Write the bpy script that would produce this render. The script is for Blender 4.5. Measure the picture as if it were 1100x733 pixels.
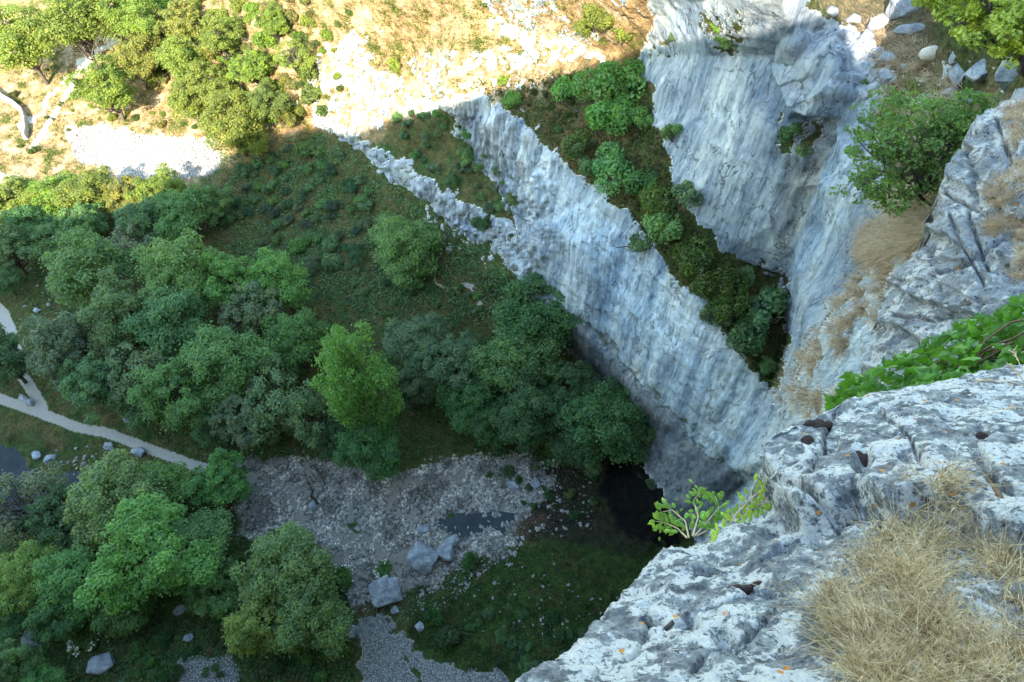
import bpy, math, random
import numpy as np
from mathutils import Vector, Matrix
from mathutils.geometry import delaunay_2d_cdt

# ------------------------------------------------------------------ camera, world, sun, exposure
FPX, CX, CY = 733.0, 550.0, 366.5            # measured on the 1100 x 733 photograph
CAMZ, PITCH, ROLL = 75.0, math.radians(54), math.radians(2)
SUN_EL, SUN_AZ = math.radians(36.5), math.radians(15)     # light travels towards +Y, turned to +X by SUN_AZ
scene = bpy.context.scene
for o in list(bpy.data.objects): bpy.data.objects.remove(o)
C = scene.collection
F = np.array([0, math.cos(PITCH), -math.sin(PITCH)])
U0 = np.array([0, math.sin(PITCH), math.cos(PITCH)]); R0 = np.array([1.0, 0, 0])
RT = R0*math.cos(ROLL) - U0*math.sin(ROLL)
UP = U0*math.cos(ROLL) + R0*math.sin(ROLL)
CAM = np.array([0, 0, CAMZ])
cd = bpy.data.cameras.new('camera'); cam = bpy.data.objects.new('camera', cd); C.objects.link(cam)
cd.sensor_width = 36; cd.lens = 24; cd.clip_start = 0.05; cd.clip_end = 5000
cam.matrix_world = Matrix([[RT[i], UP[i], -F[i], CAM[i]] for i in range(3)] + [[0, 0, 0, 1]])
scene.camera = cam
world = bpy.data.worlds.new('World'); scene.world = world; world.use_nodes = True
wn = world.node_tree.nodes; wl = world.node_tree.links
sky = wn.new('ShaderNodeTexSky'); sky.sky_type = 'NISHITA'; sky.sun_disc = False
sky.sun_elevation = SUN_EL
sky.sun_rotation = math.pi + SUN_AZ; sky.ozone_density = 0.4; sky.dust_density = 0.6
bg = wn['Background']; bg.inputs[1].default_value = 0.15
skt = wn.new('ShaderNodeMix'); skt.data_type = 'RGBA'; skt.blend_type = 'MULTIPLY'; skt.inputs[0].default_value = 1; skt.inputs[7].default_value = (1.06, 1.08, .92, 1)
wl.new(sky.outputs[0], skt.inputs[6]); wl.new(skt.outputs[2], bg.inputs[0])
LD = np.array([math.sin(SUN_AZ)*math.cos(SUN_EL), math.cos(SUN_AZ)*math.cos(SUN_EL), -math.sin(SUN_EL)])
sl = bpy.data.lights.new('sun', 'SUN'); sl.energy = 2.3; sl.angle = math.radians(0.53); sl.color = (1.0, 0.88, 0.74)
so = bpy.data.objects.new('sun', sl); C.objects.link(so)
so.rotation_euler = Vector(LD).to_track_quat('-Z', 'Y').to_euler(); so.location = (0, -20, 150)
vs = scene.view_settings; vs.view_transform = 'Standard'; vs.look = 'None'; vs.gamma = 1; vs.exposure = 2.68
vs.use_curve_mapping = False
scene.cycles.max_bounces = 5; scene.cycles.diffuse_bounces = 3; scene.cycles.glossy_bounces = 2
scene.cycles.transmission_bounces = 3; scene.cycles.transparent_max_bounces = 4
rng = np.random.default_rng(7); random.seed(7)

# ------------------------------------------------------------------ projection
def ray(px, py):
    u = np.asarray(px, float)-CX; v = CY-np.asarray(py, float)
    return RT*u[..., None] + UP*v[..., None] + F*FPX
def at_depth(px, py, d): return CAM + ray(px, py)*(np.asarray(d, float)[..., None]/FPX)
def proj(P):
    q = np.asarray(P, float)-CAM
    d = q@F
    return CX+FPX*(q@RT)/d, CY-FPX*(q@UP)/d, d
def inv_depth_z(px, py, z):
    r = ray(px, py)
    return r[..., 2]/(FPX*(np.asarray(z, float)-CAMZ))

# ------------------------------------------------------------------ noise
def _hash(ix, iy, iz, seed):
    h = (ix*374761393 + iy*668265263 + iz*2147483647 + seed*974634777) & 0xffffffff
    h = ((h ^ (h >> 13))*1274126177) & 0xffffffff
    h = ((h ^ (h >> 16))*2246822519) & 0xffffffff
    return h ^ (h >> 15)
def vnoise(p, seed=0):
    p = np.asarray(p, float); i = np.floor(p).astype(np.int64); f = p-i; w = f*f*f*(f*(f*6-15)+10)
    out = 0
    for dx in (0, 1):
        for dy in (0, 1):
            for dz in (0, 1):
                h = _hash(i[..., 0]+dx, i[..., 1]+dy, i[..., 2]+dz, seed)
                gx = ((h & 1023)/511.5-1); gy = (((h >> 10) & 1023)/511.5-1); gz = (((h >> 20) & 1023)/511.5-1)
                d = gx*(f[..., 0]-dx) + gy*(f[..., 1]-dy) + gz*(f[..., 2]-dz)
                out = out + d*(w[..., 0] if dx else 1-w[..., 0])*(w[..., 1] if dy else 1-w[..., 1])*(w[..., 2] if dz else 1-w[..., 2])
    return out*1.2
def fbm(p, octv=4, seed=0, gain=.5, ridged=False):
    a, s, t = 1.0, 0, 0; p = np.asarray(p, float)
    for k in range(octv):
        n = vnoise(p, seed+k*17)
        if ridged: n = 1-2*np.abs(n)*1.6
        s = s+a*n; t += a; a *= gain; p = p*2.03+11.7
    return s/t
def sstep(a, b, x):
    t = np.clip((x-a)/(b-a), 0, 1); return t*t*(3-2*t)

# ------------------------------------------------------------------ pixel space surfaces
def inside(poly, x, y):
    r = np.zeros(np.shape(x), bool); n = len(poly)
    for i in range(n):
        x0, y0 = poly[i]; x1, y1 = poly[(i+1) % n]
        if y0 == y1: continue
        c = ((y0 > y) != (y1 > y)) & (x < (x1-x0)*(y-y0)/(y1-y0)+x0); r ^= c
    return r
def dist_poly(poly, x, y, closed=True):
    d = np.full(np.shape(x), 1e9); n = len(poly)
    for i in range(n if closed else n-1):
        x0, y0 = poly[i]; x1, y1 = poly[(i+1) % n]
        vx, vy = x1-x0, y1-y0; L = vx*vx+vy*vy+1e-9
        t = np.clip(((x-x0)*vx+(y-y0)*vy)/L, 0, 1)
        d = np.minimum(d, np.hypot(x-x0-t*vx, y-y0-t*vy))
    return d
def signed(poly, x, y):
    d = dist_poly(poly, x, y); return np.where(inside(poly, x, y), d, -d)
def blur(a, n):
    for _ in range(n):
        b = a.copy(); b[1:-1] = (a[:-2]+2*a[1:-1]+a[2:])/4; a = b
        b = a.copy(); b[:, 1:-1] = (a[:, :-2]+2*a[:, 1:-1]+a[:, 2:])/4; a = b
    return a
def tin(lines, pts, GX, GY):
    """linear interpolation of inverse depth over a constrained triangulation: planar facets stay planar"""
    vv, val, ed = [], [], []
    for ln in lines:
        s = len(vv)
        for (x, y, w) in ln: vv.append(Vector((x, y))); val.append(w)
        ed += [(s+i, s+i+1) for i in range(len(ln)-1)]
    for (x, y, w) in pts: vv.append(Vector((x, y))); val.append(w)
    V, E, T, ov, _, _ = delaunay_2d_cdt(vv, ed, [], 0, 1e-4)
    vals = []
    A = np.array([[v.x, v.y] for v in vv])
    for k, v in enumerate(V):
        if ov[k]: vals.append(val[ov[k][0]])
        else:
            d = np.hypot(A[:, 0]-v.x, A[:, 1]-v.y); i = np.argsort(d)[:2]
            vals.append((val[i[0]]*d[i[1]]+val[i[1]]*d[i[0]])/(d[i[0]]+d[i[1]]))
    out = np.zeros(GX.shape); x0, y0 = GX[0, 0], GY[0, 0]; st = GX[0, 1]-GX[0, 0]
    for t in T:
        p = [V[i] for i in t]; q = [vals[i] for i in t]
        ja = max(0, int((min(a.x for a in p)-x0)/st)); jb = min(GX.shape[1], int((max(a.x for a in p)-x0)/st)+2)
        ia = max(0, int((min(a.y for a in p)-y0)/st)); ib = min(GX.shape[0], int((max(a.y for a in p)-y0)/st)+2)
        if ja >= jb or ia >= ib: continue
        X, Y = GX[ia:ib, ja:jb], GY[ia:ib, ja:jb]
        D = (p[1].y-p[2].y)*(p[0].x-p[2].x)+(p[2].x-p[1].x)*(p[0].y-p[2].y)
        if abs(D) < 1e-9: continue
        a = ((p[1].y-p[2].y)*(X-p[2].x)+(p[2].x-p[1].x)*(Y-p[2].y))/D
        b = ((p[2].y-p[0].y)*(X-p[2].x)+(p[0].x-p[2].x)*(Y-p[2].y))/D
        c = 1-a-b; m = (a > -1e-6) & (b > -1e-6) & (c > -1e-6)
        out[ia:ib, ja:jb][m] = (a*q[0]+b*q[1]+c*q[2])[m]
    return out

# ------------------------------------------------------------------ mesh + object helpers
def np_mesh(name, V, Fc, mats=(), smooth=True, color=None, fmat=None):
    """V (n,3); Fc (m,k) int array of equal-sized faces, or a list of such arrays"""
    me = bpy.data.meshes.new(name)
    Fs = Fc if isinstance(Fc, list) else [Fc]
    Fs = [f for f in Fs if len(f)]
    me.vertices.add(len(V)); me.vertices.foreach_set('co', np.asarray(V, np.float32).ravel())
    loops = np.concatenate([f.ravel() for f in Fs]).astype(np.int32)
    sizes = np.concatenate([np.full(len(f), f.shape[1]) for f in Fs]).astype(np.int32)
    me.loops.add(len(loops)); me.loops.foreach_set('vertex_index', loops)
    me.polygons.add(len(sizes))
    st = np.concatenate([[0], np.cumsum(sizes)[:-1]]).astype(np.int32)
    me.polygons.foreach_set('loop_start', st)
    me.polygons.foreach_set('use_smooth', np.full(len(sizes), smooth))
    for m in mats: me.materials.append(m)
    if fmat is not None: me.polygons.foreach_set('material_index', np.asarray(fmat, np.int32))
    if color is not None:
        ca = me.color_attributes.new('tone', 'FLOAT_COLOR', 'POINT')
        c = np.ones((len(V), 4), np.float32); c[:, :3] = color; ca.data.foreach_set('color', c.ravel())
    me.update(calc_edges=True); me.validate()
    return me
def tag(o, label=None, cat=None, group=None, kind=None):
    if label: o['label'] = label
    if cat: o['category'] = cat
    if group: o['group'] = group
    if kind: o['kind'] = kind
    return o
def link(name, me, parent=None, loc=(0, 0, 0), rot=(0, 0, 0), sc=(1, 1, 1)):
    o = bpy.data.objects.new(name, me); C.objects.link(o); o.parent = parent
    o.location = [float(a) for a in loc]; o.rotation_euler = [float(a) for a in rot]
    o.scale = [float(a) for a in sc]
    return o
def compact(V, Fc, extra=None):
    used = np.unique(Fc); m = np.full(len(V), -1); m[used] = np.arange(len(used))
    return V[used], m[Fc], (extra[used] if extra is not None else None)

# ------------------------------------------------------------------ material helper
class NM:
    def __init__(s, name, rough=.9, spec=.2):
        s.m = bpy.data.materials.new(name); s.m.use_nodes = True; s.t = s.m.node_tree; s.n = s.t.nodes
        s.b = s.n['Principled BSDF']; s.b.inputs['Roughness'].default_value = rough
        s.b.inputs['Specular IOR Level'].default_value = spec; s.out = s.n['Material Output']
        s.pos = s.add('ShaderNodeNewGeometry').outputs['Position']
    def add(s, t, **k):
        n = s.n.new(t)
        for a, b in k.items(): setattr(n, a, b)
        return n
    def set(s, sock, v):
        if isinstance(v, bpy.types.NodeSocket): s.t.links.new(v, sock)
        else: sock.default_value = v
    def coords(s, sc=(1, 1, 1), loc=(0, 0, 0), src=None, rot=(0, 0, 0)):
        n = s.add('ShaderNodeMapping'); s.set(n.inputs['Vector'], src or s.pos); n.inputs['Scale'].default_value = sc
        n.inputs['Location'].default_value = loc; n.inputs['Rotation'].default_value = rot; return n.outputs[0]
    def noise(s, v, scale=1, detail=4, rough=.55, dist=0):
        n = s.add('ShaderNodeTexNoise'); s.set(n.inputs['Vector'], v); n.inputs['Scale'].default_value = scale
        n.inputs['Detail'].default_value = detail; n.inputs['Roughness'].default_value = rough; n.inputs['Distortion'].default_value = dist
        return n.outputs['Fac']
    def voro(s, v, scale=1, feature='F1', out='Distance'):
        n = s.add('ShaderNodeTexVoronoi', feature=feature); s.set(n.inputs['Vector'], v); n.inputs['Scale'].default_value = scale
        return n.outputs[out]
    def ramp(s, f, stops):
        n = s.add('ShaderNodeValToRGB'); s.set(n.inputs[0], f); r = n.color_ramp
        while len(r.elements) < len(stops): r.elements.new(.5)
        for e, (p, c) in zip(r.elements, stops):
            e.position = p; e.color = tuple(c)+(1,) if len(c) == 3 else c
        return n.outputs[0]
    def rng(s, f, a, b, c=0, d=1):
        n = s.add('ShaderNodeMapRange'); s.set(n.inputs[0], f)
        for i, v in enumerate((a, b, c, d)): n.inputs[i+1].default_value = v
        return n.outputs[0]
    def mix(s, f, a, b, mode='MIX'):
        n = s.add('ShaderNodeMix', data_type='RGBA', blend_type=mode); s.set(n.inputs[0], f)
        for i, v in ((6, a), (7, b)):
            if isinstance(v, tuple) and len(v) == 3: v = v+(1,)
            s.set(n.inputs[i], v)
        return n.outputs[2]
    def math(s, op, a, b=0.0):
        n = s.add('ShaderNodeMath', operation=op); s.set(n.inputs[0], a); s.set(n.inputs[1], b); return n.outputs[0]
    def bump(s, h, strength=.5, dist=.1, normal=None):
        n = s.add('ShaderNodeBump'); s.set(n.inputs['Height'], h); n.inputs['Strength'].default_value = strength
        n.inputs['Distance'].default_value = dist
        if normal: s.set(n.inputs['Normal'], normal)
        return n.outputs[0]
    def attr(s, name='tone'):
        n = s.add('ShaderNodeAttribute', attribute_name=name); return n.outputs['Color']
    def done(s, col, normal=None):
        s.set(s.b.inputs['Base Color'], col if not (isinstance(col, tuple) and len(col) == 3) else col+(1,))
        if normal: s.set(s.b.inputs['Normal'], normal)
        return s.m

def mat_cliff():
    k = NM('limestone_cliff', .85, .25)
    p = k.pos
    st = k.noise(k.coords((1.0, 1.0, .09), rot=(.0, .10, .0)), 1.0, 8, .60, .5)
    st2 = k.noise(k.coords((3.4, 3.4, .32), (5, 2, 1), rot=(.0, .10, .05)), 1.0, 9, .70, .3)
    big = k.noise(k.coords((.14, .14, .05)), 1.0, 3)
    fine = k.noise(p, 2.2, 9, .7)
    c = k.ramp(st, [(.33, (.19, .245, .295)), (.44, (.30, .36, .41)), (.53, (.41, .465, .50)), (.64, (.60, .63, .62))])
    c = k.mix(k.rng(st2, .47, .60, .0, .8), c, k.mix(.65, c, (.63, .66, .68)))
    c = k.mix(k.rng(st2, .44, .34, .0, .6), c, (.13, .17, .21))
    c = k.mix(k.rng(fine, .56, .66, 0, .6), c, (.12, .13, .14))
    bed = k.noise(k.coords((.10, .10, 1.7)), 1.0, 6, .65, .2)
    c = k.mix(k.rng(bed, .58, .68, 0, .35), c, (.13, .14, .15))
    lg = k.noise(k.coords((.22, .22, .035), (4, 4, 4)), 1.0, 5, .6, .3)
    c = k.mix(1.0, c, k.ramp(lg, [(.36, (.62, .70, .80)), (.5, (1, 1, 1)), (.62, (1.28, 1.24, 1.18))]), 'MULTIPLY')
    c = k.mix(1.0, c, k.attr(), 'MULTIPLY')
    h = k.math('ADD', k.noise(k.coords((2.6, 2.6, .7)), 1.0, 10, .68), k.math('MULTIPLY', st2, .6))
    fz = k.math('ABSOLUTE', k.math('SUBTRACT', k.noise(k.coords((.55, .55, .28), (3, 1, 7)), 1.0, 7, .6, .4), .5)); fissure = k.rng(fz, .0, .011, 1, 0)
    gate = k.rng(k.noise(k.pos, .35, 2), .46, .54, 0, 1); fissure = k.math('MULTIPLY', fissure, gate)
    c = k.mix(k.math('MULTIPLY', fissure, .8), c, (.07, .08, .09))
    sh = k.noise(k.coords((1.3, 1.3, .55), (2, 8, 3)), 1.0, 12, .78)
    h = k.math('SUBTRACT', k.math('ADD', k.math('MULTIPLY', h, .7), k.math('MULTIPLY', sh, 1.1)), k.math('MULTIPLY', fissure, .5))
    return k.done(c, k.bump(h, .9, .30))
def mat_ground():
    k = NM('turf_and_soil', .95, .1)
    n1 = k.noise(k.pos, 1.3, 8, .7); n2 = k.noise(k.pos, 5.5, 6, .7)
    c = k.mix(1.0, k.attr(), k.ramp(n1, [(.30, (.45, .5, .45)), (.5, (.95, .95, .92)), (.68, (1.5, 1.4, 1.25))]), 'MULTIPLY')
    c = k.mix(1.0, c, k.ramp(n2, [(.36, (.55, .58, .5)), (.5, (1, 1, 1)), (.64, (1.5, 1.45, 1.3))]), 'MULTIPLY')
    h = k.math('ADD', n1, k.math('MULTIPLY', n2, .5))
    return k.done(c, k.bump(h, 1.0, .5))
def mat_gravel(name, base, sc=3.2, rgh=.9):
    k = NM(name, rgh, .2)
    v = k.voro(k.pos, sc, 'F1', 'Color'); d = k.voro(k.pos, sc, 'F1')
    d2 = k.voro(k.pos, sc*2.7, 'F1'); v2 = k.voro(k.pos, sc*2.7, 'F1', 'Color')
    bw = k.add('ShaderNodeSeparateColor'); k.set(bw.inputs[0], v); bw2 = k.add('ShaderNodeSeparateColor'); k.set(bw2.inputs[0], v2)
    f = k.math('ADD', k.math('MULTIPLY', bw.outputs[0], .5), k.math('MULTIPLY', bw2.outputs[1], .5))
    c = k.mix(1.0, k.attr(), k.ramp(f, [(.15, (.38, .40, .42)), (.5, (.95, .95, .95)), (.85, (1.65, 1.62, 1.52))]), 'MULTIPLY')
    c = k.mix(k.rng(d, .46, .64, 0, .6), c, (.05, .047, .042)); c = k.mix(k.rng(d2, .45, .62, 0, .45), c, (.07, .066, .06))  # shadow between stones painted in as dark cell gaps
    h = k.math('ADD', k.math('MULTIPLY', d, -1.0), k.math('MULTIPLY', d2, -.5))
    return k.done(c, k.bump(h, 1.0, .18))
def mat_track():
    k = NM('trodden_limestone_dust', .95, .1)
    n = k.noise(k.pos, 9, 6, .7)
    c = k.mix(1.0, k.attr(), k.ramp(n, [(.3, (.75, .75, .75)), (.7, (1.2, 1.2, 1.2))]), 'MULTIPLY')
    return k.done(c, k.bump(n, .5, .06))
def mat_stone(name='grey_limestone', dark=1.0, lichen=.5, tint=(1, 1, 1)):
    k = NM(name, .85, .25); tc = k.add('ShaderNodeTexCoord').outputs['Object']
    p = k.pos
    n = k.noise(p, 1.6, 8, .65); n2 = k.noise(p, 6, 8, .7)
    c = k.ramp(n, [(.32, tuple(dark*a for a in (.17, .18, .20))), (.5, tuple(dark*a for a in (.33, .34, .35))), (.66, tuple(dark*a for a in (.50, .50, .48)))])
    c = k.mix(k.rng(n2, .52, .60, 0, lichen), c, (.66, .66, .64))
    c = k.mix(k.rng(k.noise(p, 11, 4, .7), .62, .68, 0, .6), c, (.07, .07, .07))
    c = k.mix(1.0, c, tint, 'MULTIPLY')
    return k.done(c, k.bump(k.math('ADD', n2, n), .9, .12))
def mat_pebbles():
    k = NM('pale_pebbles', .9, .2)
    n = k.noise(k.pos, 3.1, 5, .7)
    c = k.ramp(n, [(.3, (.12, .12, .125)), (.5, (.28, .28, .27)), (.7, (.50, .49, .46))])
    return k.done(c, k.bump(k.noise(k.pos, 9, 3), .4, .05))
def leaf_mat(name, trans=.35, gloss=.35):
    k = NM(name, .55, gloss)
    oi = k.add('ShaderNodeObjectInfo'); 
    n = k.noise(k.pos, .9, 4, .6); n3 = k.noise(k.pos, 7.0, 2, .5)
    base = k.mix(1.0, oi.outputs['Color'], k.ramp(n, [(.30, (.62, .72, .8)), (.5, (1, 1, 1)), (.70, (1.5, 1.35, .95))]), 'MULTIPLY')
    base = k.mix(1.0, base, k.ramp(n3, [(.3, (.6, .65, .6)), (.7, (1.45, 1.4, 1.3))]), 'MULTIPLY')
    k.set(k.b.inputs['Base Color'], base)
    tr = k.add('ShaderNodeBsdfTranslucent'); k.set(tr.inputs[0], k.mix(1.0, base, (1.3, 1.5, .5), 'MULTIPLY'))
    mx = k.add('ShaderNodeMixShader'); mx.inputs[0].default_value = trans
    k.t.links.new(k.b.outputs[0], mx.inputs[1]); k.t.links.new(tr.outputs[0], mx.inputs[2])
    k.t.links.new(mx.outputs[0], k.out.inputs[0]); return k.m
def mat_bark():
    k = NM('grey_bark', .95, .1)
    n = k.noise(k.coords((4, 4, 1)), 1, 6, .7)
    return k.done(k.ramp(n, [(.3, (.06, .05, .04)), (.7, (.20, .18, .15))]), k.bump(n, .8, .05))
def mat_water():
    k = NM('stream_water', .08, .25)
    n = k.noise(k.pos, 2.5, 5, .6)
    c = k.ramp(k.noise(k.pos, .5, 5, .6), [(.35, (.010, .016, .024)), (.65, (.03, .04, .045))])
    return k.done(c, k.bump(n, .35, .05))
def mat_blade(name, c0, c1, c2):
    k = NM(name, .75, .2)
    n = k.noise(k.pos, {'dry_foreground': 9}.get(name, 1.2), 5, .7)
    n2 = k.noise(k.pos, {'dry_foreground': 60}.get(name, 7), 2, .5)
    c = k.ramp(k.math('MULTIPLY', k.math('ADD', n, n2), .5), [(.36, c0), (.5, c1), (.62, c2)])
    k.set(k.b.inputs['Base Color'], c)
    tr = k.add('ShaderNodeBsdfTranslucent'); k.set(tr.inputs[0], c)
    mx = k.add('ShaderNodeMixShader'); mx.inputs[0].default_value = .25
    k.t.links.new(k.b.outputs[0], mx.inputs[1]); k.t.links.new(tr.outputs[0], mx.inputs[2])
    k.t.links.new(mx.outputs[0], k.out.inputs[0]); return k.m
def mat_lichen_rock(name='lichened_limestone', s=1.0, white=.5, lift=1.0):
    """close limestone: white lichen crusts, blue-grey bare stone, black specks, a few orange spots"""
    k = NM(name, .85, .2); p = k.pos
    n = k.noise(p, 3.2*s, 10, .68, .3); n2 = k.noise(k.coords(loc=(7, 3, 2)), 9*s, 8, .7, .2); n3 = k.noise(p, 30*s, 6, .7)
    base = k.ramp(n2, [(.32, tuple(lift**2*a for a in (.06, .07, .08))), (.47, tuple(lift*a for a in (.19, .21, .23))), (.62, (.36, .38, .39))])
    wh = k.math('ADD', n, k.math('MULTIPLY', k.math('SUBTRACT', n2, .5), .55))
    wmask = k.rng(wh, white-.012, white+.03, 0, 1)
    c = k.mix(k.math('MULTIPLY', wmask, .95), base, k.ramp(n3, [(.3, (.48, .50, .52)), (.5, (.60, .61, .61)), (.7, (.74, .73, .71))]))
    sp = k.noise(k.coords(loc=(1, 9, 4)), 26*s, 6, .75)
    c = k.mix(k.rng(sp, .56, .60, 0, .85), c, (.04, .04, .045))
    ov = k.noise(k.coords(loc=(3, 5, 8)), 7*s, 7, .7)
    c = k.mix(k.rng(ov, .655, .675, 0, .85), c, (.035, .033, .035))
    og = k.voro(k.coords(loc=(3, 1, 2)), 5.5*s, 'F1'); gate = k.noise(p, 2.1*s, 2)
    om = k.math('MULTIPLY', k.rng(k.math('ADD', og, k.math('MULTIPLY', n3, .10)), .16, .14, 0, 1), k.rng(gate, .44, .50, 0, 1))
    c = k.mix(om, c, (.62, .27, .06))
    h = k.math('ADD', k.math('MULTIPLY', n, 1.2), k.math('ADD', k.math('MULTIPLY', n2, .6), k.math('MULTIPLY', n3, .22)))
    return k.done(c, k.bump(h, 1.0, .09/s))
def mat_plain(name, col, rough=.8, sc=8):
    k = NM(name, rough, .2); n = k.noise(k.pos, sc, 4, .6)
    c = k.mix(1.0, col, k.ramp(n, [(.3, (.7, .7, .7)), (.7, (1.25, 1.25, 1.25))]), 'MULTIPLY')
    return k.done(c, k.bump(n, .4, .05))

M = dict(cliff=mat_cliff(), ground=mat_ground(), gravel=mat_gravel('limestone_gravel', 0), scree=mat_gravel('scree', 0, 7), fine=mat_gravel('fine_gravel', 0, 8),
         track=mat_track(), stone=mat_stone(), block=mat_stone('block_limestone', 1.0, .25, (.90, .98, 1.08)), pebble=mat_pebbles(), leaf=leaf_mat('leaves'),
         bark=mat_bark(), water=mat_water(), dry=mat_blade('dry_foreground', (.17, .115, .055), (.50, .38, .21), (.80, .68, .46)),
         dryfar=mat_blade('dry_tufts', (.24, .17, .10), (.50, .37, .23), (.66, .54, .36)),
         lichen=mat_lichen_rock(s=1.9, white=.505), outcrop=mat_lichen_rock('outcrop_limestone', .42, .525, 1.5),
         ivy=leaf_mat('ivy_leaves', .3, .5), twig=mat_plain('brown_twig', (.16, .10, .06), .8, 40),
         blossom=mat_plain('white_blossom', (.85, .86, .78), .7, 4), wool=mat_plain('sheep_wool', (.62, .58, .48), .95, 14),
         skin=mat_plain('sheep_face', (.30, .27, .24), .8, 14), wall=mat_plain('drystone', (.48, .45, .40), .9, 3),
         moss=mat_plain('dark_moss', (.045, .028, .025), .95, 60), straw=mat_plain('straw_stem', (.62, .45, .28), .7, 30))

# ------------------------------------------------------------------ terrain: control lines (photo x, photo y, height above the valley floor)
STEP = 1.5
GX, GY = np.meshgrid(np.arange(-96, 1206, STEP), np.arange(-84, 876, STEP))
def Z(ln): return [(x, y, float(inv_depth_z(x, y, z))) for (x, y, z) in ln]
LEDGE = [(478, 108, 28), (520, 108, 29), (560, 130, 30), (600, 165, 30), (650, 210, 30), (690, 250, 30), (740, 310, 29), (790, 370, 27), (828, 425, 23)]
MID = [(560, 300, 14), (595, 325, 12.5), (640, 356, 12), (690, 410, 12), (740, 462, 11.5), (780, 505, 10), (800, 520, 8)]
MID2 = [(556, 306, 13.5), (591, 332, 12.3), (634, 366, 11.6), (683, 419, 11.4), (732, 470, 10.8), (772, 512, 9.2), (790, 530, 7)]
LIP = [(575, 340, 7), (605, 372, 3.5), (640, 405, 2.5), (672, 452, 3), (694, 497, 5), (722, 545, 5.5), (760, 580, 4)]
UPF = [(560, 60, 32.5), (620, 50, 36), (685, 62, 38), (694, 110, 37.5), (708, 160, 36), (738, 220, 34), (780, 268, 31), (830, 300, 28), (846, 345, 26), (840, 385, 24.5)]
RIM = [(780, -70, 60), (830, -30, 56), (868, 10, 52), (900, 30, 50), (930, 70, 50), (925, 130, 48), (912, 200, 45), (918, 290, 43), (872, 365, 39.5), (850, 425, 36), (836, 490, 30)]
BANDT = [(340, 118, 13.5), (384, 143, 15), (430, 172, 16), (480, 205, 17), (530, 232, 17.5), (566, 262, 17.5)]
BANDB = [(336, 130, 10), (380, 152, 12), (425, 190, 12.5), (475, 228, 13), (525, 262, 13.2), (556, 300, 13.2)]
WL = [(474, 112, 24.5), (500, 150, 21.5), (540, 190, 20), (572, 240, 18.5)]
PTS = [(-96, 876, -1), (200, 876, 0), (500, 876, 1), (700, 876, 2), (1206, 876, 12), (-96, 600, -1.4), (0, 733, 1), (0, 600, -1.2), (20, 500, -1.2), (90, 510, -1), (0, 430, 0), (100, 460, .2), (210, 500, .5),
       (-96, 430, 0), (-96, 200, 2), (-96, 0, 9), (-96, -84, 14), (100, 150, 3), (0, 100, 4), (0, 200, 2), (100, 80, 6), (0, 0, 8), (100, 0, 11), (200, 0, 16), (300, 0, 24), (400, 0, 31), (500, 0, 36),
       (600, 0, 41), (680, 0, 46), (0, -84, 13), (200, -84, 22), (400, -84, 38), (600, -84, 48), (700, -84, 56), (200, 100, 8), (300, 110, 13), (400, 80, 20), (440, 60, 24), (560, 30, 35), (650, 30, 41),
       (240, 180, 6), (200, 300, 2), (300, 250, 3), (330, 170, 8.5), (400, 250, 5), (450, 250, 8.5), (500, 290, 8.5), (450, 330, 2.5), (540, 320, 7), (520, 360, 2.2), (400, 420, .5), (300, 400, .3), (100, 350, .5),
       (640, 480, .5), (560, 450, .6), (500, 560, -.2), (400, 560, 0), (300, 550, -.2), (640, 540, -.6), (600, 640, 1.6), (480, 620, .6), (600, 733, 2), (400, 700, .5), (200, 700, 1), (690, 600, .5), (150, 620, 0),
       (745, 600, .5), (770, 640, 4), (850, 640, 12), (850, 560, 26), (900, 500, 40), (900, 440, 47), (880, 400, 43), (900, 340, 45.5), (950, 300, 49), (960, 240, 50), (950, 380, 51), (1000, 200, 55),
       (960, 150, 49.5), (1000, 100, 51.5), (1000, 60, 51.5), (960, 20, 50), (980, -40, 50), (1050, 110, 55), (1060, 40, 58), (1100, 0, 61), (1100, 60, 61), (1100, 200, 63), (1000, 330, 58), (1100, 400, 66), (1000, 450, 58), (1000, 600, 45),
       (1206, -84, 64), (1206, 200, 68), (1206, 500, 68), (1000, -84, 52), (900, -84, 53), (860, -60, 56),
       (760, 60, 45), (740, 0, 49), (800, 120, 43.5), (770, 180, 38.5), (860, 60, 48.5), (895, 110, 46.5), (850, 200, 39.5), (880, 180, 42.5), (885, 250, 38.5), (860, 300, 33.5), (832, 240, 36)]
_lines = [Z(LEDGE), Z(MID), Z(MID2), Z(LIP), Z(UPF), Z(RIM), Z(BANDT), Z(BANDB), Z(WL)]
W = tin(_lines, Z(PTS), GX, GY)
bad = W <= 0
if bad.any(): W[bad] = np.median(W[~bad])
W = blur(W, 4)
G0 = CAM + ray(GX, GY)/(FPX*W)[..., None]        # undisplaced points
du = np.gradient(G0, axis=1); dv = np.gradient(G0, axis=0)
N0 = np.cross(dv, du); N0 /= np.linalg.norm(N0, axis=-1, keepdims=True)
N0 *= np.sign(np.sum(N0*(CAM-G0), -1))[..., None]
N0 = np.stack([blur(N0[..., i], 6) for i in range(3)], -1); N0 /= np.linalg.norm(N0, axis=-1, keepdims=True)

wob = lambda s, a, seed: a*fbm(np.stack([GX*s, GY*s, 0*GX], -1), 4, seed, .6)
WX, WY = GX+wob(.035, 26, 1), GY+wob(.035, 26, 2)       # wobbled pixel coordinates: irregular region borders
def mask(poly, soft, wobble=True):
    x, y = (WX, WY) if wobble else (GX, GY)
    return sstep(-soft, soft, signed(poly, x, y))
def strip(line, width, soft=1.5, wobble=False):
    x, y = (WX, WY) if wobble else (GX, GY)
    return sstep(soft, -soft, dist_poly(line, x, y, False)-width)
nz1 = fbm(G0*.35, 5, 5, .6); nz2 = fbm(G0*1.2, 4, 9, .6); nz3 = fbm(G0*.12, 3, 14)

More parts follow.
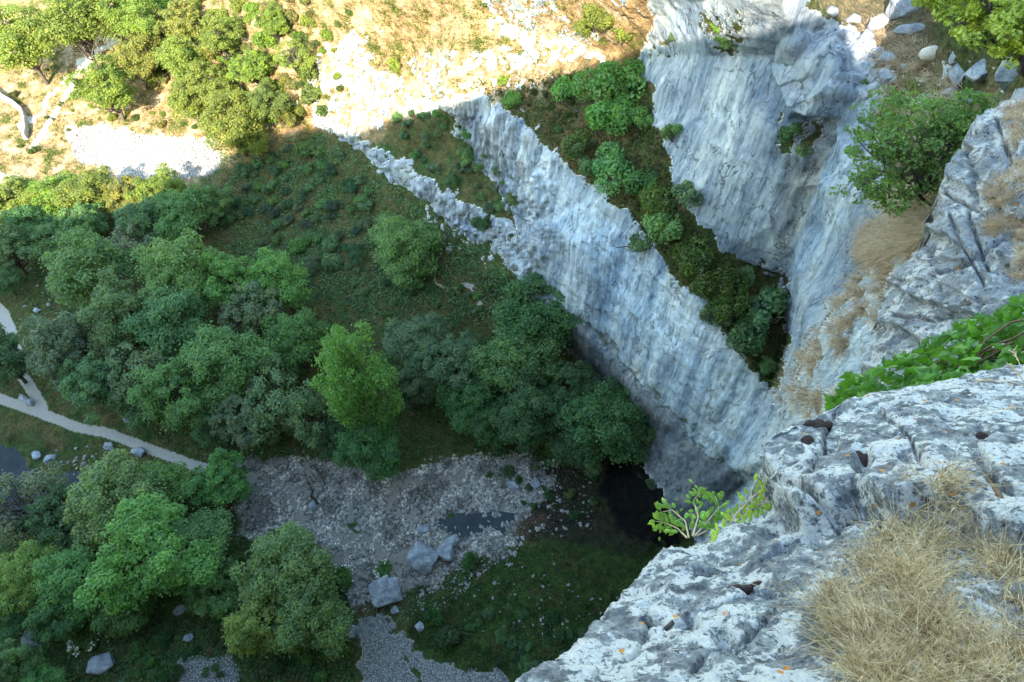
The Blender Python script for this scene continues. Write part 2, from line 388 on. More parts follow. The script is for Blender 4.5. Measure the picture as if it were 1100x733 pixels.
P_LOWWALL = [(474, 110), (520, 104), (560, 128), (600, 163), (650, 208), (690, 248), (740, 308), (790, 368), (829, 424), (800, 500), (830, 600), (760, 600), (722, 547), (694, 500), (672, 455), (640, 406), (605, 374), (575, 342), (556, 305), (566, 262), (530, 200), (500, 160)]
P_BAND = [(340, 116), (384, 141), (430, 170), (480, 203), (530, 230), (566, 255), (566, 300), (525, 266), (475, 232), (425, 194), (380, 156), (330, 132)]
P_UPWALL = [(684, 66), (700, 20), (690, -84), (900, -84), (868, 8), (905, 28), (934, 66), (940, 100), (955, 200), (935, 250), (920, 300), (880, 350), (850, 380), (846, 345), (830, 300), (780, 268), (738, 222), (708, 162), (694, 112)]
P_BUTT = [(935, 190), (930, 250), (870, 365), (826, 425), (798, 500), (760, 600), (1000, 700), (1206, 500), (1206, 150), (1060, 90), (980, 200)]
R = np.maximum.reduce([mask(P_LOWWALL, 4), mask(P_BAND, 4)*sstep(-.25, .05, nz2+.10), mask(P_UPWALL, 5)])
# rock outcropping through the turf
outc = [([(352, 45), (385, 70), (440, 85), (500, 60), (560, 95), (520, 112), (470, 118), (380, 148), (335, 130), (330, 95)], .00),
        ([(375, 30), (400, 60), (425, 110), (390, 120), (365, 70)], -.05), ([(510, -20), (535, 30), (590, 75), (655, 66), (610, 20), (575, -30)], -.02), ([(430, 60), (560, 50), (600, 85), (480, 112)], .02),
        ([(615, 55), (700, 15), (760, -60), (640, -84), (600, 0)], .12), ([(180, -84), (260, 20), (330, 130), (420, 60), (350, -84)], .22),
        ([(440, 240), (500, 290), (540, 300), (560, 270), (470, 225)], .10), ([(455, 215), (480, 255), (500, 285), (470, 270)], .04),
        ([(868, 8), (960, 40), (975, 90), (950, 150), (960, 260), (905, 200), (930, 80)], -.10), ([(960, 80), (1100, 60), (1100, 250), (1000, 260)], .16),
        ([(825, 425), (850, 370), (905, 300), (1000, 260), (1206, 200), (1206, 700), (760, 600)], -.12), ([(820, 440), (850, 430), (870, 480), (830, 620), (740, 600), (798, 505)], -.6),
        ([(560, 120), (600, 130), (660, 200), (600, 160)], .10)]
for poly, thr in outc:
    R = np.maximum(R, mask(poly, 6)*sstep(thr-.03, thr+.05, nz1*.6+nz2*.5))
veg = mask([(620, 60), (690, 70), (735, 225), (700, 245), (640, 200), (600, 160), (560, 110)], 4)      # vegetated ledge
R *= 1-veg*sstep(-.35, -.1, -nz1)
for poly in ([(832, 120), (855, 118), (880, 140), (862, 165), (840, 170)], [(745, 10), (800, 15), (795, 60), (775, 62)], [(700, 40), (720, 35), (730, 60), (700, 70)],
             [(800, 270), (845, 290), (846, 330), (815, 300)]):
    R *= 1-.8*mask(poly, 5)*sstep(-.1, .1, nz2)
R = np.clip(R, 0, 1)
terr = mask([(880, 0), (930, -84), (1000, -84), (1010, 90), (1000, 120), (960, 190), (940, 130), (960, 70)], 5)
R *= 1-terr*.9*sstep(-.3, -.1, -nz1)
R *= 1-mask([(520, 500), (720, 500), (740, 620), (700, 740), (520, 740)], 3, False)*0.0

P_GRAV = [(248, 498), (330, 492), (400, 505), (470, 498), (520, 490), (572, 492), (600, 520), (560, 560), (545, 600), (500, 600), (470, 625), (420, 640), (375, 650), (345, 612), (300, 575), (255, 575)]
P_CAR = [(384, 662), (418, 668), (442, 692), (470, 712), (540, 724), (560, 770), (380, 800), (392, 735), (380, 690)]
P_SCR1 = [(76, 142), (120, 136), (150, 142), (186, 146), (232, 150), (240, 178), (228, 196), (190, 192), (140, 196), (90, 178), (74, 160)]
P_SCR2 = [(-40, 190), (14, 186), (20, 200), (0, 212), (-40, 225)]
m_grav = mask(P_GRAV, 17)*sstep(-.42, -.22, nz1+.4*nz2+.12*(1-mask(P_GRAV, 30)))
m_car = mask([(183, 712), (250, 702), (262, 733), (190, 760)], 3)
m_car = np.maximum(m_car, mask(P_CAR, 3)) * (1-strip([(432, 678), (438, 705), (452, 745)], 3, 2, True)*sstep(-.2, .1, nz2))
m_scr = np.maximum(mask(P_SCR1, 4)*sstep(-.45, -.3, nz1), mask(P_SCR2, 3))
m_path = np.maximum.reduce([strip([(-90, 250), (-20, 315), (4, 338), (14, 362), (22, 400), (40, 428), (46, 440)], 6.5), strip([(-96, 392), (-20, 420), (0, 428), (50, 446), (80, 458), (118, 466), (160, 482), (215, 502), (270, 512)], 5.5),
                            strip([(78, 92), (60, 120), (34, 160)], 2.6), strip([(70, 88), (48, 108), (24, 140)], 2.2, 1.5, True)*sstep(-.3, 0, nz2), strip([(78, 92), (90, 60), (130, 38)], 3, 2, True),
                            strip([(640, 412), (648, 428), (662, 436)], 2, 1, True), strip([(455, 292), (485, 304), (515, 318)], 2.0, 1.5, True)])
P_WAT = [(-96, 462), (10, 462), (28, 474), (58, 478), (92, 498), (84, 520), (66, 548), (30, 560), (-20, 590), (-96, 600)]
isl = np.maximum.reduce([mask([(46, 494), (80, 484), (88, 498), (56, 512)], 2), mask([(20, 484), (48, 480), (56, 498), (36, 504)], 2), mask([(-20, 450), (10, 448), (20, 462), (0, 472)], 2)])
m_wat = mask(P_WAT, 3)*(1-isl)
m_pool = np.maximum(mask([(470, 560), (505, 552), (546, 560), (548, 572), (500, 580), (472, 572)], 2)*.8, mask([(568, 540), (640, 532), (700, 500), (712, 560), (660, 575), (590, 566)], 3)*sstep(.0, .15, nz2)*.6)
m_cave_shade = mask([(666, 462), (700, 500), (735, 560), (725, 596), (672, 575), (640, 530), (650, 480)], 5)

# displacement
fold = fbm(G0*np.array([.55, .55, .10]), 5, 21, .62, True)          # vertical fluting
bed = vnoise(np.stack([G0[..., 0]*.06, G0[..., 1]*.06, G0[..., 2]*.62], -1), 33); bed2 = vnoise(G0*np.array([.15, .15, 1.9]), 34)
blk = fbm(G0*.33, 6, 41, .52)
rockd = .26*fold + .22*bed + .09*bed2 + .60*blk + .10*np.abs(vnoise(G0*np.array([1.1, 1.1, .45]), 44)) 
bandm = blur(np.maximum(mask(P_BAND, 6), mask([(474, 108), (560, 128), (600, 170), (600, 260), (566, 300), (520, 200)], 8)), 4)
flute = fbm(G0*np.array([1.7, 1.7, .12]), 3, 52, .5, True)
rockd = rockd + bandm*1.1*flute
bw = blur(np.maximum(mask(P_BUTT, 10), mask([(868, 8), (960, 40), (975, 90), (950, 150), (905, 200), (930, 80)], 6)), 3)
rockb = .55*fbm(G0*.5, 5, 57, .6) + .45*vnoise(G0*np.array([.25, .25, 1.1]), 58) + .22*fbm(G0*1.6, 4, 59, .55, True)
rockd = rockd*(1-bw) + bw*rockb*.9
grd = .35*fbm(G0*.45, 5, 61, .55) + .12*fbm(G0*2.2, 3, 62)
slope = sstep(.95, .6, N0[..., 2])
grd = grd*(1+1.4*slope)
flat = blur(np.maximum.reduce([m_path, m_car]), 3)
calm = mask([(835, -60), (720, -60), (700, 120), (760, 250), (840, 300), (880, 250), (900, 130), (860, 40)], 14)   # smooth upper wall
Rs = blur(R, 3)
disp = Rs*(rockd*(1-.45*calm)) + (1-Rs)*grd*(1-.8*flat) - .45*blur(np.clip(m_wat, 0, 1), 2) - .3*blur(m_pool, 2) - .12*m_grav
disp = disp*(.35+.65*sstep(8, 45, 1/W))
N0d = N0.copy()
GP = G0 + N0d*disp[..., None]
# hollow in the upper wall under the jutting block, and its crease
hol = mask([(848, 128), (866, 120), (892, 126), (898, 150), (884, 158), (864, 150)], 4, False)
GP -= N0*(1.6*blur(hol, 2))[..., None]
groove = strip([(884, 160), (868, 200), (850, 250), (838, 300)], 7, 7); GP -= N0*(.9*groove)[..., None]
tl = fbm(np.stack([GX*.03, GY*.03, 0*GX], -1), 3, 12)*7
boss = sstep(-2.5, 2.5, signed([(836, 50), (858, 32), (886, 40), (914, 62), (931, 84), (920, 103), (902, 126), (872, 121), (850, 98), (838, 74)], GX+tl, GY+tl))
tilt = ((GX-836)*.30+(GY-40)*.75)/75.0
lyr = tilt*4; lf = lyr-np.floor(lyr)
GP += N0*(boss*(.7+1.5*tilt+.28*(lf-.5)*sstep(0, .15, lf)))[..., None]+np.array([0, 0, -1])*0

# albedo
def mixc(c, col, m): return c*(1-m[..., None]) + np.array(col)*m[..., None]
col = np.zeros(GX.shape+(3,)) + np.array([.095, .115, .045])
col = mixc(col, (.155, .115, .06), .55*sstep(.0, .22, nz1+.25*nz3))
col = mixc(col, (.06, .115, .038), sstep(.05, .25, -nz1+.2*nz2))
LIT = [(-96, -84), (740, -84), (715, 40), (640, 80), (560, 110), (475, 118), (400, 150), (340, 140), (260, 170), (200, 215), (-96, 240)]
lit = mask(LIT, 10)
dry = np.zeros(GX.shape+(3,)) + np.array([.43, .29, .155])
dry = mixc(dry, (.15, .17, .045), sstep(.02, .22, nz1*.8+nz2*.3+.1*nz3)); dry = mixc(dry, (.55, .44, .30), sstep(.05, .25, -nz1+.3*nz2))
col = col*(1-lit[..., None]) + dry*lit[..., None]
mead = mask([(455, 600), (540, 590), (610, 575), (690, 590), (760, 620), (700, 760), (540, 760), (440, 690), (440, 640)], 6)
col = mixc(col, (.055, .095, .028), mead*(1-.3*sstep(0, .3, nz2)))
col = mixc(col, (.10, .070, .035), mead*sstep(.14, .25, nz1)*.7)
col = mixc(col, (.11, .12, .045), mask([(-96, 260), (50, 265), (55, 330), (70, 400), (40, 425), (20, 360), (-96, 300)], 5)*.7)
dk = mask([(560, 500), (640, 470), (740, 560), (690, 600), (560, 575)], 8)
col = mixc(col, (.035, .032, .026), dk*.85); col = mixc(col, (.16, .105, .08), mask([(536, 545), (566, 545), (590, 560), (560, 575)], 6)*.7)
col = mixc(col, (.010, .010, .011), np.clip(m_cave_shade*(1+.9*nz2), 0, 1))  # shade under the overhang painted as near-black ground; no cavity modelled
col = mixc(col, (.17, .125, .065), veg*.8*sstep(-.2, .1, nz1)); col = mixc(col, (.21, .14, .075), mask([(500, 60), (640, 90), (700, 160), (640, 200), (560, 120)], 8)*.5*sstep(-.2, .1, nz2))
col = mixc(col, (.25, .20, .13), np.maximum(bw*(1-R), terr*.7)); col = mixc(col, (.13, .16, .04), mask([(962, 62), (1015, 95), (1000, 118), (965, 150), (950, 110)], 5)*.85)
rc = np.ones(GX.shape+(3,))*np.array([1.0, 1.04, 1.075])
pale = mask([(895, 130), (925, 140), (925, 210), (880, 280), (845, 320), (862, 260)], 5)
rc = rc*(1+.35*pale[..., None]*np.array([1, .97, .88]))
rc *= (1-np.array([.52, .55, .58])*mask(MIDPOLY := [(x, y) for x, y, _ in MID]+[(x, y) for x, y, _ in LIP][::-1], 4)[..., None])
warm = sstep(.05, .3, fbm(G0*np.array([.3, .3, .12]), 4, 71))
rc = rc*(1+(warm*.30)[..., None]*np.array([.06, -.02, -.10]))
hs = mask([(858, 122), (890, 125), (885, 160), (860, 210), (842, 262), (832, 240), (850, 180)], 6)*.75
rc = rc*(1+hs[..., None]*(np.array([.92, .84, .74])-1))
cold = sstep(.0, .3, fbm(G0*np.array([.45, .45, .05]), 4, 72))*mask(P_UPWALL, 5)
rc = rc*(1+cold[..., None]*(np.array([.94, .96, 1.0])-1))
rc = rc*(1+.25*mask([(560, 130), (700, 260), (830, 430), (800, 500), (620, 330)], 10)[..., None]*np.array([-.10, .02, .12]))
rc = mixc(rc, (.26, .25, .17), strip([(x, y-2) for x, y, _ in MID], 1.8, 1.5, True)*sstep(-.25, .05, nz2))
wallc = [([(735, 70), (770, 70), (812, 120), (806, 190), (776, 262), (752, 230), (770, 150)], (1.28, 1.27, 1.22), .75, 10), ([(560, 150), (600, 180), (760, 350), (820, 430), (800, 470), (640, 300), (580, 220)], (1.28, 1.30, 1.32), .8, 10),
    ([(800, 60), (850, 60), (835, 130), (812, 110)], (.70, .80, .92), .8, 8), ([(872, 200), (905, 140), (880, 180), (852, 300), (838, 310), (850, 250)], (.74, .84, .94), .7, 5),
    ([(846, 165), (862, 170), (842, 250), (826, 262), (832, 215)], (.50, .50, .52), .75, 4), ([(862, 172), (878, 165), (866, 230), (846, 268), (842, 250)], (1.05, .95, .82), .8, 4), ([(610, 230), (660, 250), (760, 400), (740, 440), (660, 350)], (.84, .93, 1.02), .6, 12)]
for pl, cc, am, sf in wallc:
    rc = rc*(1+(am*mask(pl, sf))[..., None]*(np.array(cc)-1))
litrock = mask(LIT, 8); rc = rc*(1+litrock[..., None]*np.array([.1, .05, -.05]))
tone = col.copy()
gravc = np.array([.25, .238, .215])*(1+1.3*nz1[..., None])*(1+1.5*sstep(.55, .9, 1-np.abs(fbm(G0*.22, 3, 99))*3.2)[..., None])
lab = np.zeros(GX.shape, int)                      # 0 ground
edge = .5+.35*vnoise(G0*3.0, 81)
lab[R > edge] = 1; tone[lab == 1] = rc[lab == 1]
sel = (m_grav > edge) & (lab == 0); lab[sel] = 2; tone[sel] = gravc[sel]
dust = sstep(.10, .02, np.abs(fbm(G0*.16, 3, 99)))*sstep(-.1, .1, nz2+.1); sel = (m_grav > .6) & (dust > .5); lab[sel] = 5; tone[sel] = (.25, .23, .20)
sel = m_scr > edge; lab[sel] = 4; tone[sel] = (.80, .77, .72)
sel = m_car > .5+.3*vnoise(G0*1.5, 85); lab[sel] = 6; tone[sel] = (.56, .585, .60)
sel = m_path > .5+.42*vnoise(G0*2.7, 83); lab[sel] = 3; tone[sel] = (.40, .375, .335); tone[sel & (lit > .5)] = (.75, .70, .62)  # sunlit stretches of the track painted paler
nr, nc = GX.shape
idx = np.arange(nr*nc).reshape(nr, nc)
quads = np.stack([idx[:-1, :-1], idx[1:, :-1], idx[1:, 1:], idx[:-1, 1:]], -1).reshape(-1, 4)
ql = lab[:-1, :-1].reshape(-1)
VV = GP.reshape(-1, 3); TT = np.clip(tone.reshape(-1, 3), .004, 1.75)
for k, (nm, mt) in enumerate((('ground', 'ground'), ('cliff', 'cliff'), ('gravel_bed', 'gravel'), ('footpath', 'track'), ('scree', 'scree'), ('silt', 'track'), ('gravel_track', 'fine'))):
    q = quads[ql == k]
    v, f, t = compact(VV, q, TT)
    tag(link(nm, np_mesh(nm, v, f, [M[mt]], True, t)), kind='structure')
GN = N0.reshape(nr, nc, 3)

def gidx(px, py):
    return (np.clip(np.round((np.asarray(py)-GY[0, 0])/STEP).astype(int), 0, nr-1), np.clip(np.round((np.asarray(px)-GX[0, 0])/STEP).astype(int), 0, nc-1))
def gpt(px, py): i, j = gidx(px, py); return GP[i, j]
def stand(px, py, h):
    """ground point such that a point h above it is seen at (px, py)"""
    qx, qy = float(px), float(py); Gp = gpt(qx, qy)
    for _ in range(14):
        Gp = gpt(qx, qy); x, y, _d = proj(Gp+np.array([0, 0, h])); qx += .7*(px-x); qy += .7*(py-y)
        qx = min(max(qx, -94), 1200); qy = min(max(qy, -82), 870)
    return Gp

# water
def flat_poly(poly, z):
    p = [CAM + ray(x, y)*((z-CAMZ)/ray(x, y)[2]) for x, y in poly]
    return p
def water(name, poly, z):
    p = flat_poly(poly, z); v = [Vector(a[:2]) for a in p]
    V2, _, T, _, _, _ = delaunay_2d_cdt(v, [(i, (i+1) % len(v)) for i in range(len(v))], [], 1, 1e-5)
    V3 = np.array([[a.x, a.y, z] for a in V2]); tag(link(name, np_mesh(name, V3, np.array([list(t) for t in T]), [M['water']], False)), kind='structure')
zst = float(np.median(GP[m_wat > .9][:, 2])); water('stream', [(-96, 440), (20, 440), (70, 462), (118, 490), (110, 540), (80, 575), (30, 590), (-20, 620), (-96, 640)], zst+.22)
zpl = float(np.median(GP[(m_pool > .6) & (GX < 560)][:, 2])); water('pool', [(462, 548), (510, 545), (556, 552), (556, 580), (500, 588), (462, 580)], zpl+.10)

# ------------------------------------------------------------------ unseen hilltop behind the viewer, its crest shaped to cast the shade line
edge_px = [(-60, 232), (0, 233), (60, 236), (130, 223), (180, 206), (228, 182), (262, 157), (300, 142), (345, 135), (380, 143), (425, 128), (470, 115), (540, 95), (620, 78), (680, 55), (720, 46), (760, 38), (810, 36), (855, 24), (930, 8), (965, 28), (1000, 52), (1060, 68), (1110, 76)]
q_ = GP; t_ = (q_[..., 1]+3.0)/LD[1]; xc_ = q_[..., 0]-LD[0]*t_; zc_ = q_[..., 2]-LD[2]*t_
ey = np.interp(GX, [a for a, _ in edge_px], [b for _, b in edge_px])
left = GX < 215                                     # there the shade line runs over treetops, not over the ground
top = ray(GX, GY); top = CAM+top*((q_[..., 2]+7.5-CAMZ)/top[..., 2])[..., None]; tt_ = (top[..., 1]+3.0)/LD[1]
xl_ = top[..., 0]-LD[0]*tt_; zl_ = top[..., 2]-LD[2]*tt_
xc_ = np.where(left, xl_, xc_); zc_ = np.where(left, zl_, zc_)
must = (GY > ey) & (GY < ey+60) & (GX > -90) & (GX < 1110)
cx_ = np.arange(-200, 60, .35); cz_ = np.full(len(cx_), -1e3); kk = np.clip(((xc_[must]+200)/.35).astype(int), 0, len(cx_)-1)
np.maximum.at(cz_, kk, zc_[must]); ok_ = cz_ > 0
print('CREST', [(round(float(a), 1), round(float(b), 1)) for a, b in zip(cx_[ok_][::12], cz_[ok_][::12])], [(round(float(a), 1), round(float(b), 1)) for a, b in zip(cx_[ok_][-24:], cz_[ok_][-24:])])
cz_ = np.interp(cx_, cx_[ok_], cz_[ok_]); pk = np.pad(cz_, 3, 'edge'); cz_ = sum(pk[i:i+len(cz_)] for i in range(7))/7
cz_ = np.where(cx_ > 10.0, np.minimum(cz_, 80.2), cz_)
rows = [(-1.9, -78, 0), (-2.2, -20, 0), (-2.5, -5, 0), (-3.0, 0, 1), (-6, -.4, 1), (-30, -2, 1), (-120, -6, 1)]
hv = np.array([[[x, y, (z+dz) if k else min(75+dz, z-1)] for x, z in zip(cx_, cz_)] for y, dz, k in rows])
hi = np.arange(hv.shape[0]*hv.shape[1]).reshape(hv.shape[:2])
hq = np.stack([hi[:-1, :-1], hi[:-1, 1:], hi[1:, 1:], hi[1:, :-1]], -1).reshape(-1, 4)
tag(link('shade_hill', np_mesh('shade_hill', hv.reshape(-1, 3), hq, [M['ground']], True, np.tile([.16, .14, .07], (hv.shape[0]*hv.shape[1], 1)))), kind='structure')
# ---- END_TERRAIN

# ------------------------------------------------------------------ rocks
def ico(sub):
    import bmesh
    b = bmesh.new(); bmesh.ops.create_icosphere(b, subdivisions=sub, radius=1)
    V = np.array([v.co[:] for v in b.verts]); Fc = np.array([[v.index for v in f.verts] for f in b.faces]); b.free(); return V, Fc
ICO1, ICO3, ICO4, ICO5 = ico(1), ico(3), ico(4), ico(6)
def rock_mesh(name, seed, sub=3, cuts=11, flat=.55, mat='stone', rough=.06, freq=2.2):
    r = np.random.default_rng(seed); V, Fc = (ICO4 if sub >= 4 else ICO3); V = V.copy()*1.25
    if sub == 5: V, Fc = ICO5; V = np.sign(V)*np.abs(V)**.45; rough = .035; freq = 3
    for _ in range(cuts):
        n = r.normal(size=3); n /= np.linalg.norm(n); d = r.uniform(.62, .88)
        s = V@n; m = s > d; V[m] -= np.outer(s[m]-d, n)*.97
    for ax in range(3):
        for sg in (1, -1):
            n = np.zeros(3); n[ax] = sg; n += r.normal(size=3)*.12; n /= np.linalg.norm(n)
            s = V@n; d = r.uniform(.72, .9); m = s > d; V[m] -= np.outer(s[m]-d, n)*.97
    V += V*(rough*fbm(V*freq+seed*3.1, 4, seed, .55))[:, None]*2
    V += V*(-.05*np.clip(fbm(V*freq*1.5+seed, 3, seed+5, .5, True)-.55, 0, 1))[:, None]
    return np_mesh(name, V, Fc, [M[mat]], False)
rock_protos = [rock_mesh('rock', 100+i) for i in range(10)]
def rock(name, label, px, py, wpx, asp=.8, hgt=.6, rot=0, tilt=(0, 0), proto=None, cat='boulder', group=None, mat=None, seed=None, sink=.25, sub=4, cuts=11):
    P = gpt(px, py); d = proj(P)[2]; w = wpx*d/FPX/2*(1.45 if 960 < px < 1100 and py < 110 else 1.1)
    me = rock_mesh(name, seed, sub, cuts, mat=mat or 'block') if seed is not None else rock_protos[proto if proto is not None else random.randrange(10)]
    o = link(name, me, loc=P+np.array([0, 0, w*hgt*(1-2*sink)*.8]), rot=(tilt[0], tilt[1], rot), sc=(w, w*asp, w*hgt))
    return tag(o, label, cat, group)
rock('boulder', 'large blue-grey squarish boulder in the middle of the gravel bed', 455, 603, 37, .82, .75, -.45, (.22, .2), seed=11, cuts=8, sink=.12)
rock('boulder', 'split half boulder with pointed lower end beside the large squarish boulder', 479, 594, 20, 1.1, .7, 1.0, (.1, .2), seed=12, cuts=8, sink=.12)
rock('boulder', 'small square upper half of the split boulder on the gravel', 487, 582, 15, .85, .7, .5, (.1, .2), seed=13, cuts=8, sink=.12)
rock('boulder', 'big rounded grey boulder under the small white elder by the gravel track', 417, 637, 34, .85, .8, .2, (.15, -.1), seed=14, cuts=10, sink=.12)
rock('boulder', 'flat pale slab lying alone on the gravel above the large boulder', 455, 569, 13, .8, .4, .3, seed=15, cuts=5)
rock('boulder', 'upright grey boulder left of the forked gravel track', 378, 680, 16, .9, .6, 1.2, seed=16, cuts=6)
rock('boulder', 'small grey boulder just above the fork of the gravel track', 424, 656, 9, .9, .6, .3, seed=17, cuts=6)
rock('boulder', 'small grey stone block at the right edge of the forked gravel track', 451, 674, 9, 1.1, .6, .7, seed=18, cuts=6)
rock('boulder', 'pale slab bedded in the bank under the dark trees above the pool', 551, 520, 14, .8, .4, -.5, seed=19, cuts=6)
rock('boulder', 'narrow leaning slab on the bank above the pool', 575, 520, 10, 1.2, .5, .6, seed=20, cuts=6)
rock('boulder', 'grey rock at the footpath bend beside the stream', 150, 486, 17, .7, .5, -.5, seed=21)
rock('boulder', 'dark rock above the footpath at the foot of the wood', 140, 452, 14, .7, .5, -.2, seed=22)
rock('boulder', 'wide pale rock below the footpath end', 118, 480, 13, .7, .45, -.2, seed=23)
rock('boulder', 'long low rock wedged between the two footpath branches', 30, 432, 22, .3, .5, -.5, seed=24)
rock('boulder', 'white-topped stones at the water edge beside the green islet', 55, 492, 14, .6, .5, .4, seed=25)
rock('boulder', 'dark wet rock standing in the stream', 40, 490, 12, .7, .5, -.4, seed=26)
rock('boulder', 'grey rock in the left meadow near the wood', 40, 335, 9, .7, .5, -.4, seed=27)
rock('boulder', 'dark boulder high in the left meadow below the lit wood', 30, 260, 13, .7, .5, .4, seed=28)
rock('boulder', 'grey slab half hidden in shade at the bottom edge under the elder', 110, 715, 30, .7, .5, .4, seed=29)
rock('boulder', 'rounded boulder under bushes in the bottom left corner', 38, 687, 24, .7, .5, -.2, seed=30)
rock('boulder', 'small boulder at the foot of the tree beside the grey gravel patch', 203, 685, 12, .7, .5, -.2, seed=31)
rock('boulder', 'flat grey rock at the foot of the wood where the gravel begins', 195, 655, 14, .7, .5, .9, seed=32)
rock('boulder', 'pointed white rock among stones at the left end of the gravel bed', 336, 545, 9, 1, .8, .9, seed=33)
# rocks on the terrace by the sheep
rock('rock', 'white-streaked rock lying alone on the turf of the high terrace', 941, 30, 28, .55, .5, .45, (.2, -.1), seed=41)
rock('rock', 'tall grey rock at the top edge beside the sunlit tree', 972, 12, 26, .8, .8, .1, seed=42)
rock('rock', 'low flat slab between the lone rock and the sunlit tree', 975, 36, 28, .35, .3, -.05, seed=43)
rock('rock', 'long slanting slab right beside the sheep', 1028, 82, 34, .42, .55, .85, (.3, .3), seed=44)
rock('rock', 'broad slanting slab under the sunlit tree', 1054, 84, 40, .5, .6, .5, (.3, .3), seed=45)
rock('rock', 'small upright rock touching the left end of the slanting slabs', 1024, 64, 17, .7, .7, 1.1, seed=46)
rock('rock', 'upright grey fin of rock right of the slanting slabs', 1088, 86, 22, 1.5, 1.8, 1.1, (0, .3), seed=47)
rock('rock', 'low white boulder in the grass in front of the slabs', 1022, 101, 24, .5, .45, .3, seed=48)
rock('rock', 'small pale boulder poking out above the shaded ash tree', 992, 108, 20, .6, .5, .3, seed=49)
rock('rock', 'small white stone on the terrace path left of the sheep', 971, 74, 6, .8, .6, .3, seed=50)
rock('rock', 'pale rock buried in dry grass right of the ash tree top', 1045, 108, 22, .6, .5, -.3, seed=51)
for i, (x, y, w, r_, lb) in enumerate([(915, 22, 16, .4, 'topmost small rock of the row along the cliff rim'), (907, 42, 18, -.3, 'second rock from the top of the row along the cliff rim'), (929, 45, 18, .7, 'rounded rim rock left of the lone rock on the turf'),
        (941, 58, 17, 1.1, 'upright rim rock between the jutting block and the terrace path'), (951, 66, 22, .2, 'rim rock beside the narrow terrace path'), (938, 84, 16, .9, 'rim rock below the narrow terrace path'),
        (952, 86, 17, .1, 'white rim rock bordering the green turf'), (930, 104, 17, .6, 'rim rock under the corner of the jutting block'), (943, 118, 15, .3, 'lowest rim rock above the crown of the ash tree'), (893, 14, 15, .3, 'small rim rock at the sunlit top edge')]):
    rock('rock', lb, x, y, w, .75, .7, r_, (.2, -.2), seed=60+i, sub=3, sink=.35)

def scatter(poly, n, soft=0, r=rng, thr=None):
    xs_ = [a for a, _ in poly]; ys_ = [a for _, a in poly]; out = []
    while len(out) < n:
        x = r.uniform(min(xs_), max(xs_), n*3); y = r.uniform(min(ys_), max(ys_), n*3)
        ok = inside(poly, x, y)
        if thr is not None: i, j = gidx(x, y); ok &= thr[i, j] > r.uniform(0, 1, len(x))
        out += list(zip(x[ok], y[ok]))
    return np.array(out[:n])
# single stones one can count
STONES = [([(470, 590), (560, 595), (640, 640), (690, 640), (640, 690), (520, 680), (470, 650)], 90, (2.2, 5.2), 'pale stone scattered on the dark green meadow below the gravel bed', 'pale stones scattered on the meadow'),
          ([(440, 610), (500, 600), (520, 615), (490, 640), (440, 645)], 40, (3, 6.5), 'pale stone in the band below the large squarish boulder', 'stones in the band below the boulder'),
          ([(500, 515), (600, 500), (600, 545), (520, 550)], 45, (3, 7), 'pale stone on the bank above the pool', 'stones on the bank above the pool'),
          ([(60, 480), (130, 480), (140, 500), (95, 515), (40, 490)], 28, (3, 7), 'white stone at the edge of the stream', 'white stones at the stream edge'),
          ([(24, 270), (55, 280), (50, 380), (30, 380)], 12, (2.5, 5.5), 'grey stone in the left meadow', 'stones in the left meadow'),
          ([(280, 510), (400, 530), (400, 620), (300, 560)], 45, (3, 7), 'grey stone lying on the open gravel bed', 'larger stones on the gravel bed')]
small_rocks = [np_mesh('stone', *[a for a in (ICO1[0]*(1+.25*np.random.default_rng(i).normal(size=(len(ICO1[0]), 1))), ICO1[1])], [M['pebble']], False) for i in range(6)]
for poly, n, (a, b), lb, gp in STONES:
    for x, y in scatter(poly, n):
        P = gpt(x, y); d = proj(P)[2]; w = (a+(b-a)*random.random()**2.2)*d/FPX/2
        tag(link('stone', small_rocks[random.randrange(6)], loc=P+np.array([0, 0, w*.15]), rot=(random.random()*.5, random.random()*.5, random.random()*6), sc=(w, w*random.uniform(.6, 1), w*.6)), lb, 'stone', gp)
def inst(V, Fc, P, S, Rz, tilt=None):
    """many copies of a small mesh as one vertex array; P (m,3), S (m,3), Rz (m,)"""
    m = len(P); v = V[None]*S[:, None]; c, s = np.cos(Rz), np.sin(Rz)
    x = v[..., 0]*c[:, None]-v[..., 1]*s[:, None]; y = v[..., 0]*s[:, None]+v[..., 1]*c[:, None]; z = v[..., 2]
    out = np.stack([x, y, z], -1)+P[:, None]
    return out.reshape(-1, 3), (Fc[None]+np.arange(m)[:, None, None]*len(V)).reshape(-1, Fc.shape[1])
def pebbles(name, pts, a, b, mat='pebble', power=3):
    i, j = gidx(pts[:, 0], pts[:, 1]); P = GP[i, j]+rng.normal(size=(len(pts), 3))*[.08, .08, .01]
    w = a+(b-a)*rng.random(len(P))**power*sstep(-.3, .2, nz3[i, j]); S = np.stack([w, w*rng.uniform(.6, 1, len(P)), w*rng.uniform(.4, .7, len(P))], -1)
    base = ICO1[0]*(1+.2*np.random.default_rng(3).normal(size=(len(ICO1[0]), 1)))
    v, f = inst(base, ICO1[1], P+np.array([0, 0, .02]), S, rng.uniform(0, 6.28, len(P)))
    tag(link(name, np_mesh(name, v, f, [M[mat]], False)), kind='stuff')
pebbles('gravel', np.concatenate([scatter([(240, 480), (610, 480), (610, 610), (380, 660), (240, 590)], 5600, thr=np.clip(m_grav+.04, 0, 1)*.9),
                                  scatter([(560, 500), (640, 505), (640, 570), (560, 580)], 300), scatter([(370, 640), (480, 600), (540, 600), (470, 660), (400, 680)], 900)]), .05, .42, power=7)
pebbles('scree_stones', scatter([(60, 130), (250, 140), (240, 200), (60, 190)], 1500, thr=m_scr), .06, .4)

